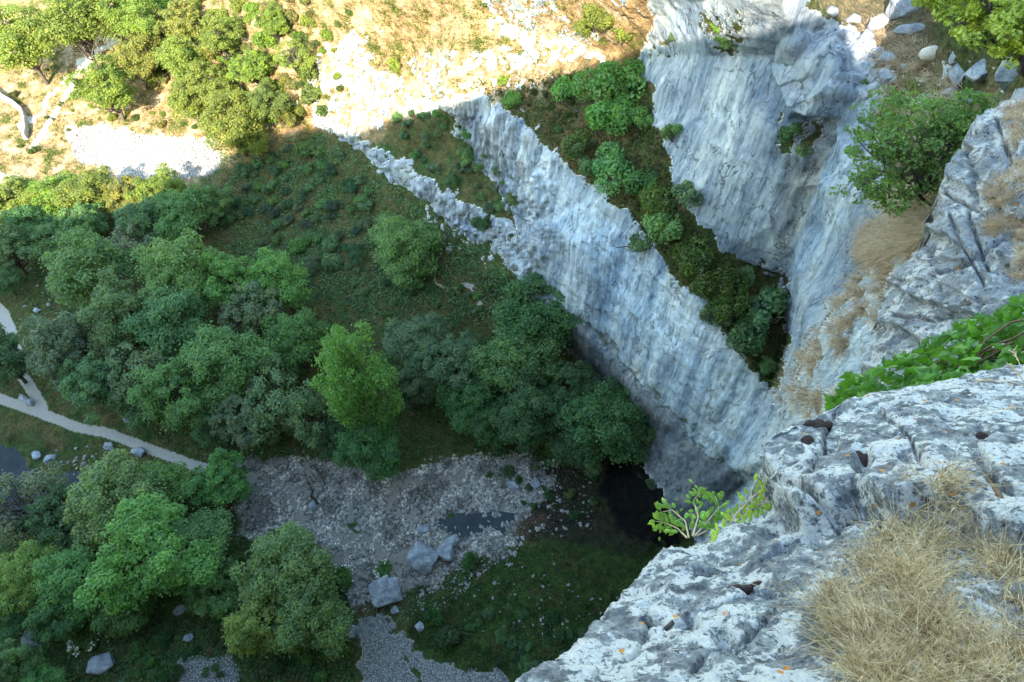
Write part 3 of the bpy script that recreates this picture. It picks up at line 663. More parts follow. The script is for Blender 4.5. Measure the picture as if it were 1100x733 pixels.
# ------------------------------------------------------------------ foliage
def frames(n):
    n = n/np.linalg.norm(n, axis=1, keepdims=True)
    a = np.where(np.abs(n[:, 2:]) < .9, np.array([[0, 0, 1.]]), np.array([[1., 0, 0]])); t = np.cross(a, n); t /= np.linalg.norm(t, axis=1, keepdims=True)
    return n, t, np.cross(n, t)
def leaf_quads(P, N, size, r, elong=1.5, fold=.2):
    n, t, b = frames(N); ang = r.uniform(0, 6.283, len(P))[:, None]
    t, b = t*np.cos(ang)+b*np.sin(ang), b*np.cos(ang)-t*np.sin(ang); s = size[:, None]
    v = np.stack([P-t*s*elong*.5, P+b*s*.5+n*s*fold*.5, P+t*s*elong*.5, P-b*s*.5+n*s*fold*.5], 1)
    f = np.arange(len(P)*4).reshape(-1, 4); return v.reshape(-1, 3), f
def tube(pts, rad, seg=6):
    pts = np.array(pts, float); V = []; n = len(pts)
    for i in range(n):
        d = pts[min(i+1, n-1)]-pts[max(i-1, 0)]; _, t, b = frames(d[None])
        for k in range(seg):
            a = k*2*math.pi/seg; V.append(pts[i]+rad[i]*(math.cos(a)*t[0]+math.sin(a)*b[0]))
    Fc = [[i*seg+k, i*seg+(k+1) % seg, (i+1)*seg+(k+1) % seg, (i+1)*seg+k] for i in range(n-1) for k in range(seg)]
    return np.array(V), np.array(Fc)
def join(parts):
    V, Fc, o = [], [], 0
    for v, f in parts: V.append(v); Fc.append(f+o); o += len(v)
    return np.concatenate(V), np.concatenate(Fc)
def bent(a, b, r, n=5, w=.08):
    a, b = np.array(a, float), np.array(b, float); L = np.linalg.norm(b-a); t = np.linspace(0, 1, n)[:, None]
    p = a+(b-a)*t; p[1:-1] += r.normal(size=(n-2, 3))*L*w; return p
def tree_proto(seed, lobes=46, per=330, leaf=.050, spread=.95, lo=-.55, hc=1.55, rz=.95, lob=(.17, .36), dens=1.0, elong=1.5):
    """unit tree: crown radius about 1, crown centre at height hc; returns crown mesh and trunk mesh"""
    r = np.random.default_rng(seed); cen = []
    tries = 0
    while len(cen) < lobes and tries < 4000:
        tries += 1
        d = r.normal(size=3); d /= np.linalg.norm(d)
        if d[2] < lo: continue
        k = r.uniform(.35, .86)**.7; bump = 1+.28*math.sin(3*math.atan2(d[1], d[0])+seed)+.12*r.normal()
        p = d*k*np.array([spread*bump, spread*bump, rz])
        if all(np.linalg.norm(p-q[0]) > .85*sum(lob)/2 for q in cen): cen.append((p, r.uniform(*lob)*(1.1-.35*max(0, d[2]))))
    Ps, Ns, Ss = [], [], []
    for p, rad in cen:
        m = int(per*dens*(rad/.3)**2); d = r.normal(size=(m, 3)); d += .55*p/np.linalg.norm(p)+np.array([0, 0, .65]); d /= np.linalg.norm(d, axis=1, keepdims=True)
        rr = rad*r.uniform(.35, 1.0, m)**.45; rr *= (1+.60*fbm(d*2.6+p*5, 3, seed))*(1+.16*r.exponential(1, m)*(r.random(m) < .35))
        q = p+d*rr[:, None]*np.array([1.12, 1.12, r.uniform(.5, .95)]); Ps.append(q); Ns.append(.7*d+.5*r.normal(size=(m, 3))+np.array([0, 0, .8])); Ss.append(leaf*r.uniform(.55, 1.35, m))
    P = np.concatenate(Ps)+np.array([0, 0, hc]); N = np.concatenate(Ns); S = np.concatenate(Ss)
    v, f = leaf_quads(P, N, S, r, elong)
    crown = np_mesh('crown', v, f, [M['leaf']], False)
    pts = bent((0, 0, -.15), (r.normal()*.06, r.normal()*.06, hc*.75), r, 6, .03); parts = [tube(pts, np.linspace(.075, .038, 6), 8)]
    for p, rad in cen[::2]:
        s = pts[r.integers(2, 6)]; e = p+np.array([0, 0, hc]); e = s+(e-s)*.93
        parts.append(tube(bent(s, e, r, 5, .07), np.linspace(.032, .007, 5), 5))
        for _ in range(2):
            e2 = e+r.normal(size=3)*rad*.7; parts.append(tube(bent(e-(e-s)*.3, e2, r, 3, .05), np.linspace(.012, .004, 3), 4))
    tv, tf = join(parts); trunk = np_mesh('trunk', tv, tf, [M['bark']], True)
    return crown, trunk
TREES = [tree_proto(1), tree_proto(2, 95, 360, .044, lob=(.11, .24), elong=2.1), tree_proto(3, 52, 280, .048, 1.0), tree_proto(4, 36, 380, .055, .9, -.5, 1.7, 1.15), tree_proto(5, 80, 380, .044, 1.05, -.4, 1.4, .95, (.12, .25), elong=2.2),
         tree_proto(6, 58, 300, .046, .95, -.8, 1.75, 1.35, (.16, .33)), tree_proto(7, 60, 170, .045, 1.0, -.6, 1.5, 1.1, (.13, .28), elong=2.0), tree_proto(8, 70, 340, .046, lob=(.13, .3), rz=1.1)]
def tree(label, px, py, rpx, k=0, tint=(.055, .10, .04), hk=1.18, group=None, name='broadleaf_tree', cat='tree', sq=1.0):
    crown, trunk = TREES[k]; hc = {3: 1.7, 4: 1.4, 5: 1.75, 6: 1.5}.get(k, 1.55)
    d = proj(gpt(px, py))[2]; s = rpx*d/FPX/.95
    for _ in range(2):
        G = stand(px, py, hc*s*hk); d = proj(G+np.array([0, 0, hc*s*hk]))[2]; s = rpx*d/FPX/.95
    e = bpy.data.objects.new(name, None); C.objects.link(e); e.location = [float(a) for a in G-np.array([0, 0, .1])]
    e.rotation_euler = (random.uniform(-.05, .05), random.uniform(-.05, .05), random.uniform(0, 6.28)); e.scale = (s, s*sq, s*hk); e.empty_display_size = .2
    tag(e, label, cat, group)
    c = link('crown', crown, e); j = [random.uniform(.88, 1.14) for _ in range(2)]
    c.color = (tint[0]*j[0], tint[1]*j[1], tint[2]*j[0], 1)
    link('trunk', trunk, e); return e
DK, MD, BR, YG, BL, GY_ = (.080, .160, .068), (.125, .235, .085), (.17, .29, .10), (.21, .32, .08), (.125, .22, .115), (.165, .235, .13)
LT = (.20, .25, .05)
wood = 'trees in the wood left of the gravel bed'
for a in [
    ('tall yellow-green tree standing in front of the darker wood at the gravel edge', 386, 414, 36, 5, (.16, .30, .085), 1.95),
    ('dark shaded tree at the foot of the tall yellow-green tree', 398, 478, 30, 3, DK), ('small dark tree left below the yellow-green tree', 362, 470, 22, 1, DK),
    ('round bright green tree standing alone on the shaded hillside', 434, 262, 33, 0, BR), ('small bush-like tree at the foot of the lone bright green tree', 444, 296, 17, 1, MD),
    ('wide dark green tree against the foot of the big cliff wall', 578, 332, 44, 0, DK), ('rounded tree in front of the dark tree at the cliff foot', 556, 384, 38, 2, MD),
    ('dark tree leaning over the grassy bank near the cliff apron', 606, 412, 30, 1, DK), ('dark tree above the elder with white flowers', 572, 440, 38, 7, DK),
    ('dark crown overhanging the cave mouth', 654, 452, 40, 0, DK), ('low dark tree just left of the cave mouth', 622, 476, 28, 2, DK), ('small dark tree hard against the cliff apron beside the cave', 684, 462, 20, 1, DK),
    ('blue-green hazy tree between the yellow-green tree and the dark cliff trees', 484, 392, 34, 4, BL), ('shaded blue-green tree below the hazy tree', 506, 430, 28, 2, DK), ('pale blue-green tree just right of the yellow-green crown', 446, 366, 28, 2, BL),
    ('dark tree right of the yellow-green trunk', 440, 418, 24, 3, DK), ('dark rounded tree above the bank with the pale slab', 534, 458, 24, 7, DK),
    ('broad light green tree at the upper left of the wood', 100, 290, 38, 0, MD, 1.2, wood), ('pale green crown at the top of the wood', 190, 296, 36, 2, BR, 1.25, wood), ('light green tree in the middle upper wood', 136, 338, 38, 7, MD, 1.2, wood),
    ('drooping grey-green tree in the centre of the wood', 188, 348, 34, 3, BL, 1.22, wood), ('tree at the left border of the wood above the footpath', 72, 372, 36, 1, BL, 1.22, wood), ('dark tree just above the footpath bend', 98, 410, 32, 4, BL, 1.22, wood),
    ('thin-leaved tree with bare branches showing in the wood', 150, 398, 32, 6, GY_, 1.2, wood), ('dense dark tree at the lower middle of the wood', 190, 426, 36, 7, MD, 1.2, wood), ('light crown right of the top of the wood', 248, 302, 30, 1, BR, 1.25, wood),
    ('bright green crown at the upper right corner of the wood', 300, 300, 28, 2, BR, 1.25, wood), ('grey-green tree behind the right side of the wood', 272, 332, 30, 4, GY_, 1.2, wood), ('large tree rising over the lower right of the wood', 242, 398, 40, 0, MD, 1.2, wood),
    ('tree beside the grey rock fin at the right side of the wood', 316, 362, 28, 2, MD, 1.2, wood), ('thin dull tree with visible stems near the gravel bed', 300, 430, 36, 6, GY_, 1.2, wood), ('sparse grey tree between the wood and the yellow-green tree', 336, 450, 28, 6, GY_, 1.2, wood),
    ('dark tree at the lower edge of the wood above the gravel', 262, 448, 30, 1, BL, 1.22, wood), ('low dark tree filling the lower left of the wood', 150, 436, 24, 2, DK, 1.1, wood), ('shaded tree at the bottom of the wood beside the path end', 232, 456, 22, 7, DK, 1.1, wood),
    ('dark green tree at the left edge of the picture beside the footpath', -2, 385, 30, 1, DK), ('round tree half cut by the left edge above the meadow', 4, 268, 26, 4, MD), ('small round tree between the meadow and the upper wood', 56, 258, 20, 2, MD),
    ('bush-like tree at the left edge of the upper meadow', 2, 300, 16, 0, DK), ('dull tree behind the broad light green tree', 146, 262, 26, 6, GY_),
    ('big pale green tree beside the stream', 126, 540, 44, 0, BR), ('bright crown above the big pale green tree', 172, 524, 28, 2, BR), ('tree at the gravel bed end right of the big pale green tree', 236, 514, 28, 1, MD), ('broad light green tree in the middle of the lower left wood', 158, 602, 54, 7, BR, 1.0),
    ('dark tree between the broad light tree and the gravel bed', 216, 584, 34, 3, MD), ('low dark tree right of the broad light green tree', 232, 636, 28, 1, MD), ('grey-green tree by the stream at the left edge', 14, 540, 38, 6, GY_), ('dark tree behind the one at the stream', 58, 556, 30, 4, DK),
    ('yellowish tree in the lower left wood', 26, 616, 30, 2, YG), ('upright mid green tree right of the yellowish tree', 84, 622, 34, 3, MD), ('small tree under the broad light tree', 134, 652, 26, 0, MD), ('shaded tree above the left elder', 62, 664, 26, 1, DK),
    ('small tree at the left edge above the corner', 4, 664, 22, 2, DK), ('light crown in the bottom left corner', 6, 716, 26, 1, MD), ('pale low crown touching the bottom left edge', 42, 738, 20, 2, MD),
    ('tall green tree at the left side of the gravel track', 308, 608, 42, 0, BR), ('yellow-green lower tree in front of the tall tree by the track', 282, 664, 34, 7, YG), ('rounded green tree right below the tall tree by the track', 334, 660, 36, 2, BR), ('dark low tree behind the tall tree by the track', 262, 640, 20, 1, DK),
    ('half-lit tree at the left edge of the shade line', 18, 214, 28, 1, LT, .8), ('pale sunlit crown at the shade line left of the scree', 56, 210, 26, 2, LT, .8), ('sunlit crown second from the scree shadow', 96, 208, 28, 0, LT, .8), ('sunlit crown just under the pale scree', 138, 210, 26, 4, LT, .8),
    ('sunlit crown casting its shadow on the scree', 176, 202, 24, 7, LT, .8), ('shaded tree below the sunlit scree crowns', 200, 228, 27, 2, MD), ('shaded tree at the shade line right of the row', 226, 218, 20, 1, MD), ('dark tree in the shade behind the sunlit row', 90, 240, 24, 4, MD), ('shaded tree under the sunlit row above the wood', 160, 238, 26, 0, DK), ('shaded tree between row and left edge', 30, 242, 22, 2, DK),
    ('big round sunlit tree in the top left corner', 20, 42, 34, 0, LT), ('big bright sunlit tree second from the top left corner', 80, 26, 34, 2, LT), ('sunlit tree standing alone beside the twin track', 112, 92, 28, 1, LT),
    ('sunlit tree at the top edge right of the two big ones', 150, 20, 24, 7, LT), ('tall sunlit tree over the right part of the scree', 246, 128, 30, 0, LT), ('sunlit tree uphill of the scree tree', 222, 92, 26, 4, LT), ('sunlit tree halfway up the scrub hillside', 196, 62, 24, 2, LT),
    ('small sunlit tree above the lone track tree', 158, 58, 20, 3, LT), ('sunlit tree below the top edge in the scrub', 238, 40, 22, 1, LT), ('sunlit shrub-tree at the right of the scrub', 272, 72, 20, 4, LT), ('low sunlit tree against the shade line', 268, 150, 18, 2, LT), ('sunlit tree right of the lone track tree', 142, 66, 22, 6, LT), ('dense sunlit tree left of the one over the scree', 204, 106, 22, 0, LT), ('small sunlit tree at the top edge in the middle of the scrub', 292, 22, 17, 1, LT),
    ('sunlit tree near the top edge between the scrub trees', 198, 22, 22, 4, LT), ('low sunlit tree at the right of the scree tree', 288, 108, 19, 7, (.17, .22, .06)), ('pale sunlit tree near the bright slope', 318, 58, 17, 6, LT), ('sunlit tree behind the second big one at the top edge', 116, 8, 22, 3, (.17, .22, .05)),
    ]:
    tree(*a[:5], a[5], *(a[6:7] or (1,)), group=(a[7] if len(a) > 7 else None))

# bare grey rock fin and dead trunks by the wood
def simple_tree_trunk(label, a, b, r0):
    P = gpt(*a); d = proj(P)[2]; h = math.hypot(b[0]-a[0], b[1]-a[1])*d/FPX*1.15
    r = np.random.default_rng(int(a[0])); top = P+np.array([r.normal()*.4, r.normal()*.4, h]); parts = [tube(bent(P-[0, 0, .2], top, r, 7, .03), np.linspace(r0, .04, 7), 8)]
    for k in range(9):
        s = P+(top-P)*r.uniform(.4, .95); parts.append(tube(bent(s, s+r.normal(size=3)*[1.0, 1.0, .5]+[0, 0, .8], r, 4, .1), np.linspace(.05, .012, 4), 5))
    v, f = join(parts); tag(link('dead_tree', np_mesh('dead_tree', v, f, [M['bark']])), label, 'tree')
simple_tree_trunk('bare brown trunk leaning beside the left end of the gravel bed', (340, 542), (322, 485), .16)
simple_tree_trunk('thin bare stem standing right of the leaning brown trunk', (350, 520), (338, 480), .10)

# shrubs: foliage + stems
def shrub_proto(seed, n=2600, leaf=.085, lobes=14, flat=.8, elong=1.5, mat='leaf'):
    r = np.random.default_rng(seed); Ps, Ns = [], []
    for _ in range(lobes):
        d = r.normal(size=3); d[2] = abs(d[2])*.9; d /= np.linalg.norm(d); p = d*r.uniform(.3, .7); rad = r.uniform(.25, .48)
        m = n//lobes; q = r.normal(size=(m, 3))+.4*d+[0, 0, .3]; q /= np.linalg.norm(q, axis=1, keepdims=True); Ps.append(p+q*(rad*r.uniform(.4, 1, m)**.5)[:, None]); Ns.append(q+.7*r.normal(size=(m, 3)))
    P = np.concatenate(Ps)*[1, 1, flat]; P[:, 2] += .25
    v, f = leaf_quads(P, np.concatenate(Ns), leaf*r.uniform(.6, 1.3, len(P)), r, elong)
    fol = np_mesh('foliage', v, f, [M[mat]], False)
    tv, tf = join([tube(bent((0, 0, -.1), d*[.6, .6, .5]+[0, 0, .35], r, 4, .08), np.linspace(.035, .01, 4), 5) for d in [np.append(r.normal(size=2), 1) for _ in range(6)]])
    return fol, np_mesh('stem', tv, tf, [M['bark']]), P
SHR = [shrub_proto(50+i, *(p)) for i, p in enumerate([(2600, .085), (2000, .10), (3200, .07), (1400, .10, 9), (1100, .12, 8)])]
def shrub(label, px, py, rpx, k=0, tint=MD, group=None, tall=1.0, sx=1.0, parts=True, name='shrub'):
    G = stand(px, py, rpx*.25/10); d = proj(G)[2]; s = rpx*d/FPX/1.0; G = stand(px, py, .4*s*tall); s = rpx*proj(G)[2]/FPX
    fol, stem, _ = SHR[k]; j = [random.uniform(.85, 1.18) for _ in range(2)]; c4 = (tint[0]*j[0], tint[1]*j[1], tint[2]*j[0], 1)
    if not parts:
        o = link(name, fol, None, G, (0, 0, random.uniform(0, 6.28)), (s, s*sx, s*tall)); o.color = c4; return tag(o, label, name if name == 'bramble' else 'shrub', group)
    e = bpy.data.objects.new(name, None); C.objects.link(e); e.location = [float(a) for a in G]; e.rotation_euler = (0, 0, random.uniform(0, 6.28)); e.scale = (s, s*sx, s*tall); tag(e, label, name if name == 'bramble' else 'shrub', group)
    f = link('foliage', fol, e); f.color = c4; link('stem', stem, e); return e
for a in [
    ('big round bush at the top of the vegetated ledge', 660, 92, 32, 2, MD, 1.1), ('lower half of the big ledge bush hanging below it', 658, 124, 26, 0, MD), ('small green bush at the shade line above the fluted cliff band', 549, 106, 13, 1, BR), ('dark low bush beneath the big ledge bush', 622, 158, 18, 0, (.09, .14, .05)),
    ('blue-green rounded bush in the middle of the ledge', 664, 182, 27, 2, BL), ('dark bush right of the blue-green ledge bush', 692, 196, 22, 0, DK), ('olive bush between the ledge middle and the upper wall', 706, 214, 20, 1, (.09, .13, .04)), ('leafy bush overhanging the lower wall top', 716, 242, 25, 0, MD),
    ('light spindly bush on the face of the upper wall', 722, 146, 14, 3, MD), ('small light bush growing up against the upper wall foot', 742, 208, 17, 4, BL), ('thin green bush climbing the left edge of the upper wall', 690, 128, 14, 3, MD), ('airy bush spilling down the end of the big wall top', 688, 262, 16, 4, BL), ('green bush at the sunlit head of the ledge', 604, 96, 15, 1, MD), ('dark bush on the outer lip of the ledge', 640, 178, 15, 2, DK), ('pale bush on the inner side of the lower ledge', 796, 300, 15, 4, BL), ('dark olive bush in the narrow part of the ledge', 746, 278, 21, 1, (.09, .13, .04)), ('large olive bush in the narrow part of the ledge', 770, 300, 25, 2, (.08, .12, .035)),
    ('olive bush above the tip of the ledge', 783, 330, 22, 0, (.08, .12, .035)), ('blue-green airy bush against the upper wall near the ledge tip', 822, 336, 27, 3, BL), ('dark green bush at the lower tip of the ledge', 800, 364, 20, 1, DK), ('lowest small bush where the ledge runs out', 822, 392, 12, 0, MD), ('small dark bush just left of the airy ledge bush', 768, 342, 16, 0, DK),
    ('bush high on the upper wall with a sunlit top', 784, 42, 15, 1, BR), ('pale yellow bush just above the high wall bush', 771, 30, 9, 3, LT), ('dark plant growing in the hollow under the jutting block', 849, 146, 13, 3, DK), ('olive plant hanging at the lower lip of the hollow', 866, 162, 11, 4, GY_),
    ('dark plant on the left of the upper wall crease', 722, 40, 9, 3, DK), ('green clump in a cleft of the rim rocks', 928, 88, 6, 4, MD), ('low green bush at the left of the ash tree top', 962, 108, 13, 0, MD), ('dark shrub under the left side of the ash tree', 935, 196, 20, 1, (.07, .15, .04)),
    ('bush on the low rock band beside the big wall', 521, 238, 13, 0, DK), ('small bright bush just below the rock band end', 552, 214, 9, 1, MD), ('bush on the upper part of the low rock band', 502, 170, 13, 3, GY_), ('dark round bush between split boulder and meadow', 505, 604, 11, 2, DK),
    ('bushy clump at the left border of the meadow', 466, 664, 12, 0, DK), ('low bush at the lower end of the gravel track', 484, 684, 14, 1, DK), ('small bush under the cliff rim of the cave', 700, 520, 8, 3, DK),
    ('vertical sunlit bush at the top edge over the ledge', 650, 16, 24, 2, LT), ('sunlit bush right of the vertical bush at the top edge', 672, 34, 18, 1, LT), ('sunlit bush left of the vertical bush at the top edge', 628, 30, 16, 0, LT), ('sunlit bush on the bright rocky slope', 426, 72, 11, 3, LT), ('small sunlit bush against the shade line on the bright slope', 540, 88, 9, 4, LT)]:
    shrub(*a[:3], a[3]*(1.3 if 600 < a[1] < 850 and a[2] > 80 and a[3] > 12 else 1.08), a[4], tint=tuple(min(.4, c*(1.35 if 600 < a[1] < 850 and a[2] > 80 else 1)) for c in a[5]), tall=(a[6] if len(a) > 6 else 1.1))
def many(poly, n, rr, tints, label, group, ks=(0, 1, 2, 3, 4), thr=None, mind=.8, tall=1.0, name='shrub'):
    got = []
    for x, y in scatter(poly, n*14, thr=thr):
        r = rr[0]+(rr[1]-rr[0])*random.random()**1.6
        if any(math.hypot(x-a, y-b) < (r+c)*mind for a, b, c, _ in got): continue
        got.append((x, y, r, shrub(label, x, y, r, random.choice(ks), random.choice(tints), group, tall, parts=r > 9, name=name)))
        if len(got) >= n: break
    done = set()
    for key, word in ((lambda g: -g[2], 'largest'), (lambda g: g[0], 'leftmost'), (lambda g: -g[0], 'rightmost'), (lambda g: g[1], 'uppermost'), (lambda g: -g[1], 'lowest')):
        g = sorted(got, key=key)[0]
        if id(g) not in done: done.add(id(g)); g[3]['label'] = word+' '+label
vg = sstep(.05, -.1, nz1)
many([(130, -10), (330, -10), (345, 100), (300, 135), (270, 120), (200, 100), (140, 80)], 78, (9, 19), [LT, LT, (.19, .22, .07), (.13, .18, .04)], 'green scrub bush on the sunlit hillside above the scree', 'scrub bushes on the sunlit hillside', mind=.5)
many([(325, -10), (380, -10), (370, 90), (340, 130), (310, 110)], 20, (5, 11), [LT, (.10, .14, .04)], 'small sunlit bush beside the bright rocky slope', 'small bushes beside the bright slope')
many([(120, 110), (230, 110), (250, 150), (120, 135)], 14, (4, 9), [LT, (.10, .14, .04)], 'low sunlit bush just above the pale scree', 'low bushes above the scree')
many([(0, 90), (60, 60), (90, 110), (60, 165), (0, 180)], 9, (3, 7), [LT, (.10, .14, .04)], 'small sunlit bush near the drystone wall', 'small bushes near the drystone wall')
many([(270, 165), (340, 145), (400, 200), (410, 260), (350, 290), (270, 260), (240, 230)], 58, (7, 16), [BL, BL, MD, (.075, .14, .09)], 'blue-green shrub on the shaded hillside above the wood', 'shrubs on the shaded hillside', mind=.6)
many([(420, 125), (480, 120), (545, 180), (560, 240), (520, 225), (440, 165)], 34, (5, 11), [MD, GY_, BL], 'shrub in the green strip between the two rock bands', 'shrubs between the two rock bands', mind=.65)
many([(350, 270), (420, 300), (530, 300), (520, 345), (400, 340)], 16, (5, 11), [MD, DK, BL], 'low shrub on the shaded slope below the rock band', 'low shrubs below the rock band')
many([(555, 85), (620, 80), (640, 180), (600, 150)], 14, (4, 9), [(.06, .09, .03), MD], 'low green bush on the brown upper ledge', 'low bushes on the upper ledge')
many([(520, 505), (640, 490), (640, 560), (560, 545)], 14, (4, 9), [DK, MD], 'small dark bush on the bank beside the cave', 'small bushes on the bank by the cave')
many([(450, 655), (560, 650), (660, 690), (620, 733), (560, 733)], 40, (5, 11), [DK, (.04, .09, .03)], 'low dark bramble clump at the lower border of the meadow', 'bramble clumps at the lower meadow border', mind=.5, tall=.5, name='bramble')
many([(120, 668), (250, 680), (380, 700), (380, 733), (120, 733)], 26, (5, 13), [DK, MD, (.07, .15, .06)], 'low dark bush on the bank at the bottom edge', 'low bushes on the bottom bank')
# white flowering elders
def elder(label, px, py, rpx, k):
    e = shrub(label, px, py, rpx, k, MD, None, .95, name='flowering_elder'); r = np.random.default_rng(int(px)); P = SHR[k][2]
    sel_ = P[(np.linalg.norm(P-[0, 0, .35], axis=1) > .62)]; sel_ = sel_[r.choice(len(sel_), min(70, len(sel_)), False)]*1.05
    D = r.normal(size=(9, len(sel_), 3))*.022; Q = (sel_[None]+D).reshape(-1, 3); v, f = leaf_quads(Q, r.normal(size=Q.shape)*.4+[0, -.3, 1], np.full(len(Q), .062), r, 1.1)
    link('blossom', np_mesh('blossom', v, f, [M['blossom']], False), e)
elder('elder with white flower heads beneath the dark trees by the cave bank', 591, 489, 14, 2); elder('small white-flowered elder sitting over the big rounded boulder', 412, 614, 14, 0)
elder('white-flowered elder at the right side of the tall tree by the track', 366, 622, 19, 1); elder('white-flowered elder in deep shade in the bottom left wood', 96, 682, 22, 2)

# ground cover
def cover(name, pts, size, h, tint, n=7, blades=False, mat='leaf'):
    i, j = gidx(pts[:, 0], pts[:, 1]); P = GP[i, j]; m = len(P); P = np.repeat(P, n, 0); k = rng.normal(size=(len(P), 3))*[h, h, h*.3]; k[:, 2] = abs(k[:, 2]); P = P+k
    v, f = leaf_quads(P, rng.normal(size=P.shape)*.8+[0, 0, 1], size*rng.uniform(.5, 1.4, len(P)), rng)
    o = link(name, np_mesh(name, v, f, [M[mat]], False)); o.color = tuple(tint)+(1,); return tag(o, kind='stuff')
cover('undergrowth', scatter([(210, 170), (340, 140), (430, 180), (560, 300), (560, 340), (450, 350), (380, 330), (230, 260)], 4200, thr=np.clip(.5+1.8*(nz2-nz1), .05, 1)*(lab == 0)), .20, .35, BL)
cover('ledge_undergrowth', scatter([(500, 90), (690, 70), (735, 225), (830, 420), (790, 370), (640, 200), (560, 130)], 2600, thr=np.clip(.35+1.5*nz2, .03, 1)*(lab == 0)), .17, .25, (.07, .09, .035))
cover('woodland_floor_growth', scatter([(0, 240), (300, 260), (480, 340), (640, 440), (640, 500), (400, 500), (180, 480), (0, 300)], 3000, thr=(lab == 0)*.8), .22, .3, DK)
cover('bank_growth', scatter([(0, 540), (250, 560), (380, 650), (380, 733), (0, 733)], 3000, thr=(lab == 0)*.8), .22, .3, DK)
cover('meadow_herbs', scatter([(450, 600), (700, 580), (760, 640), (640, 733), (540, 733), (440, 690)], 2600, thr=np.clip(.3+1.5*nz2, .02, 1)*(lab == 0)), .12, .2, (.04, .075, .022))
cover('hillside_herbs', scatter([(0, 0), (640, 0), (560, 90), (470, 110), (340, 130), (260, 150), (0, 200)], 5200, thr=np.clip(.15+1.6*nz1, .01, 1)*(lab == 0)), .16, .25, (.13, .16, .045))

# drystone wall in the sun
def drystone(line, h=1.0, w=.42):
    pts = [gpt(x, y) for x, y in line]; r = np.random.default_rng(4); Ps, Ss, Rz = [], [], []
    for a, b in zip(pts[:-1], pts[1:]):
        L = np.linalg.norm(b-a); n = max(2, int(L/.32)); ang = math.atan2(b[1]-a[1], b[0]-a[0])
        for i in range(n):
            for lv in range(6):
                for sd in (-1, 1):
                    q = a+(b-a)*(i+r.uniform(-.2, .2))/n+np.array([-math.sin(ang), math.cos(ang), 0])*sd*w*.4*(1-lv*.09)+[0, 0, .1+lv*h/6]
                    Ps.append(q); Ss.append([.20*r.uniform(.8, 1.2), .17, .11*r.uniform(.8, 1.2)]); Rz.append(ang+r.normal()*.1)
            Ps.append(a+(b-a)*i/n+np.array([0, 0, h+.05])); Ss.append([.2, w*.55, .16]); Rz.append(ang)
    V, Fc = ICO1; v, f = inst(np.sign(V)*np.abs(V)**.6*1.05, Fc, np.array(Ps), np.array(Ss), np.array(Rz))
    tag(link('drystone_wall', np_mesh('drystone_wall', v, f, [M['wall']], False)), 'pale sunlit drystone wall curving through the dry field at the left edge', 'wall')
drystone([(-30, 88), (-8, 98), (6, 108), (16, 114), (25, 121), (29, 130), (30, 142), (29, 152)])
# ---- END_MID

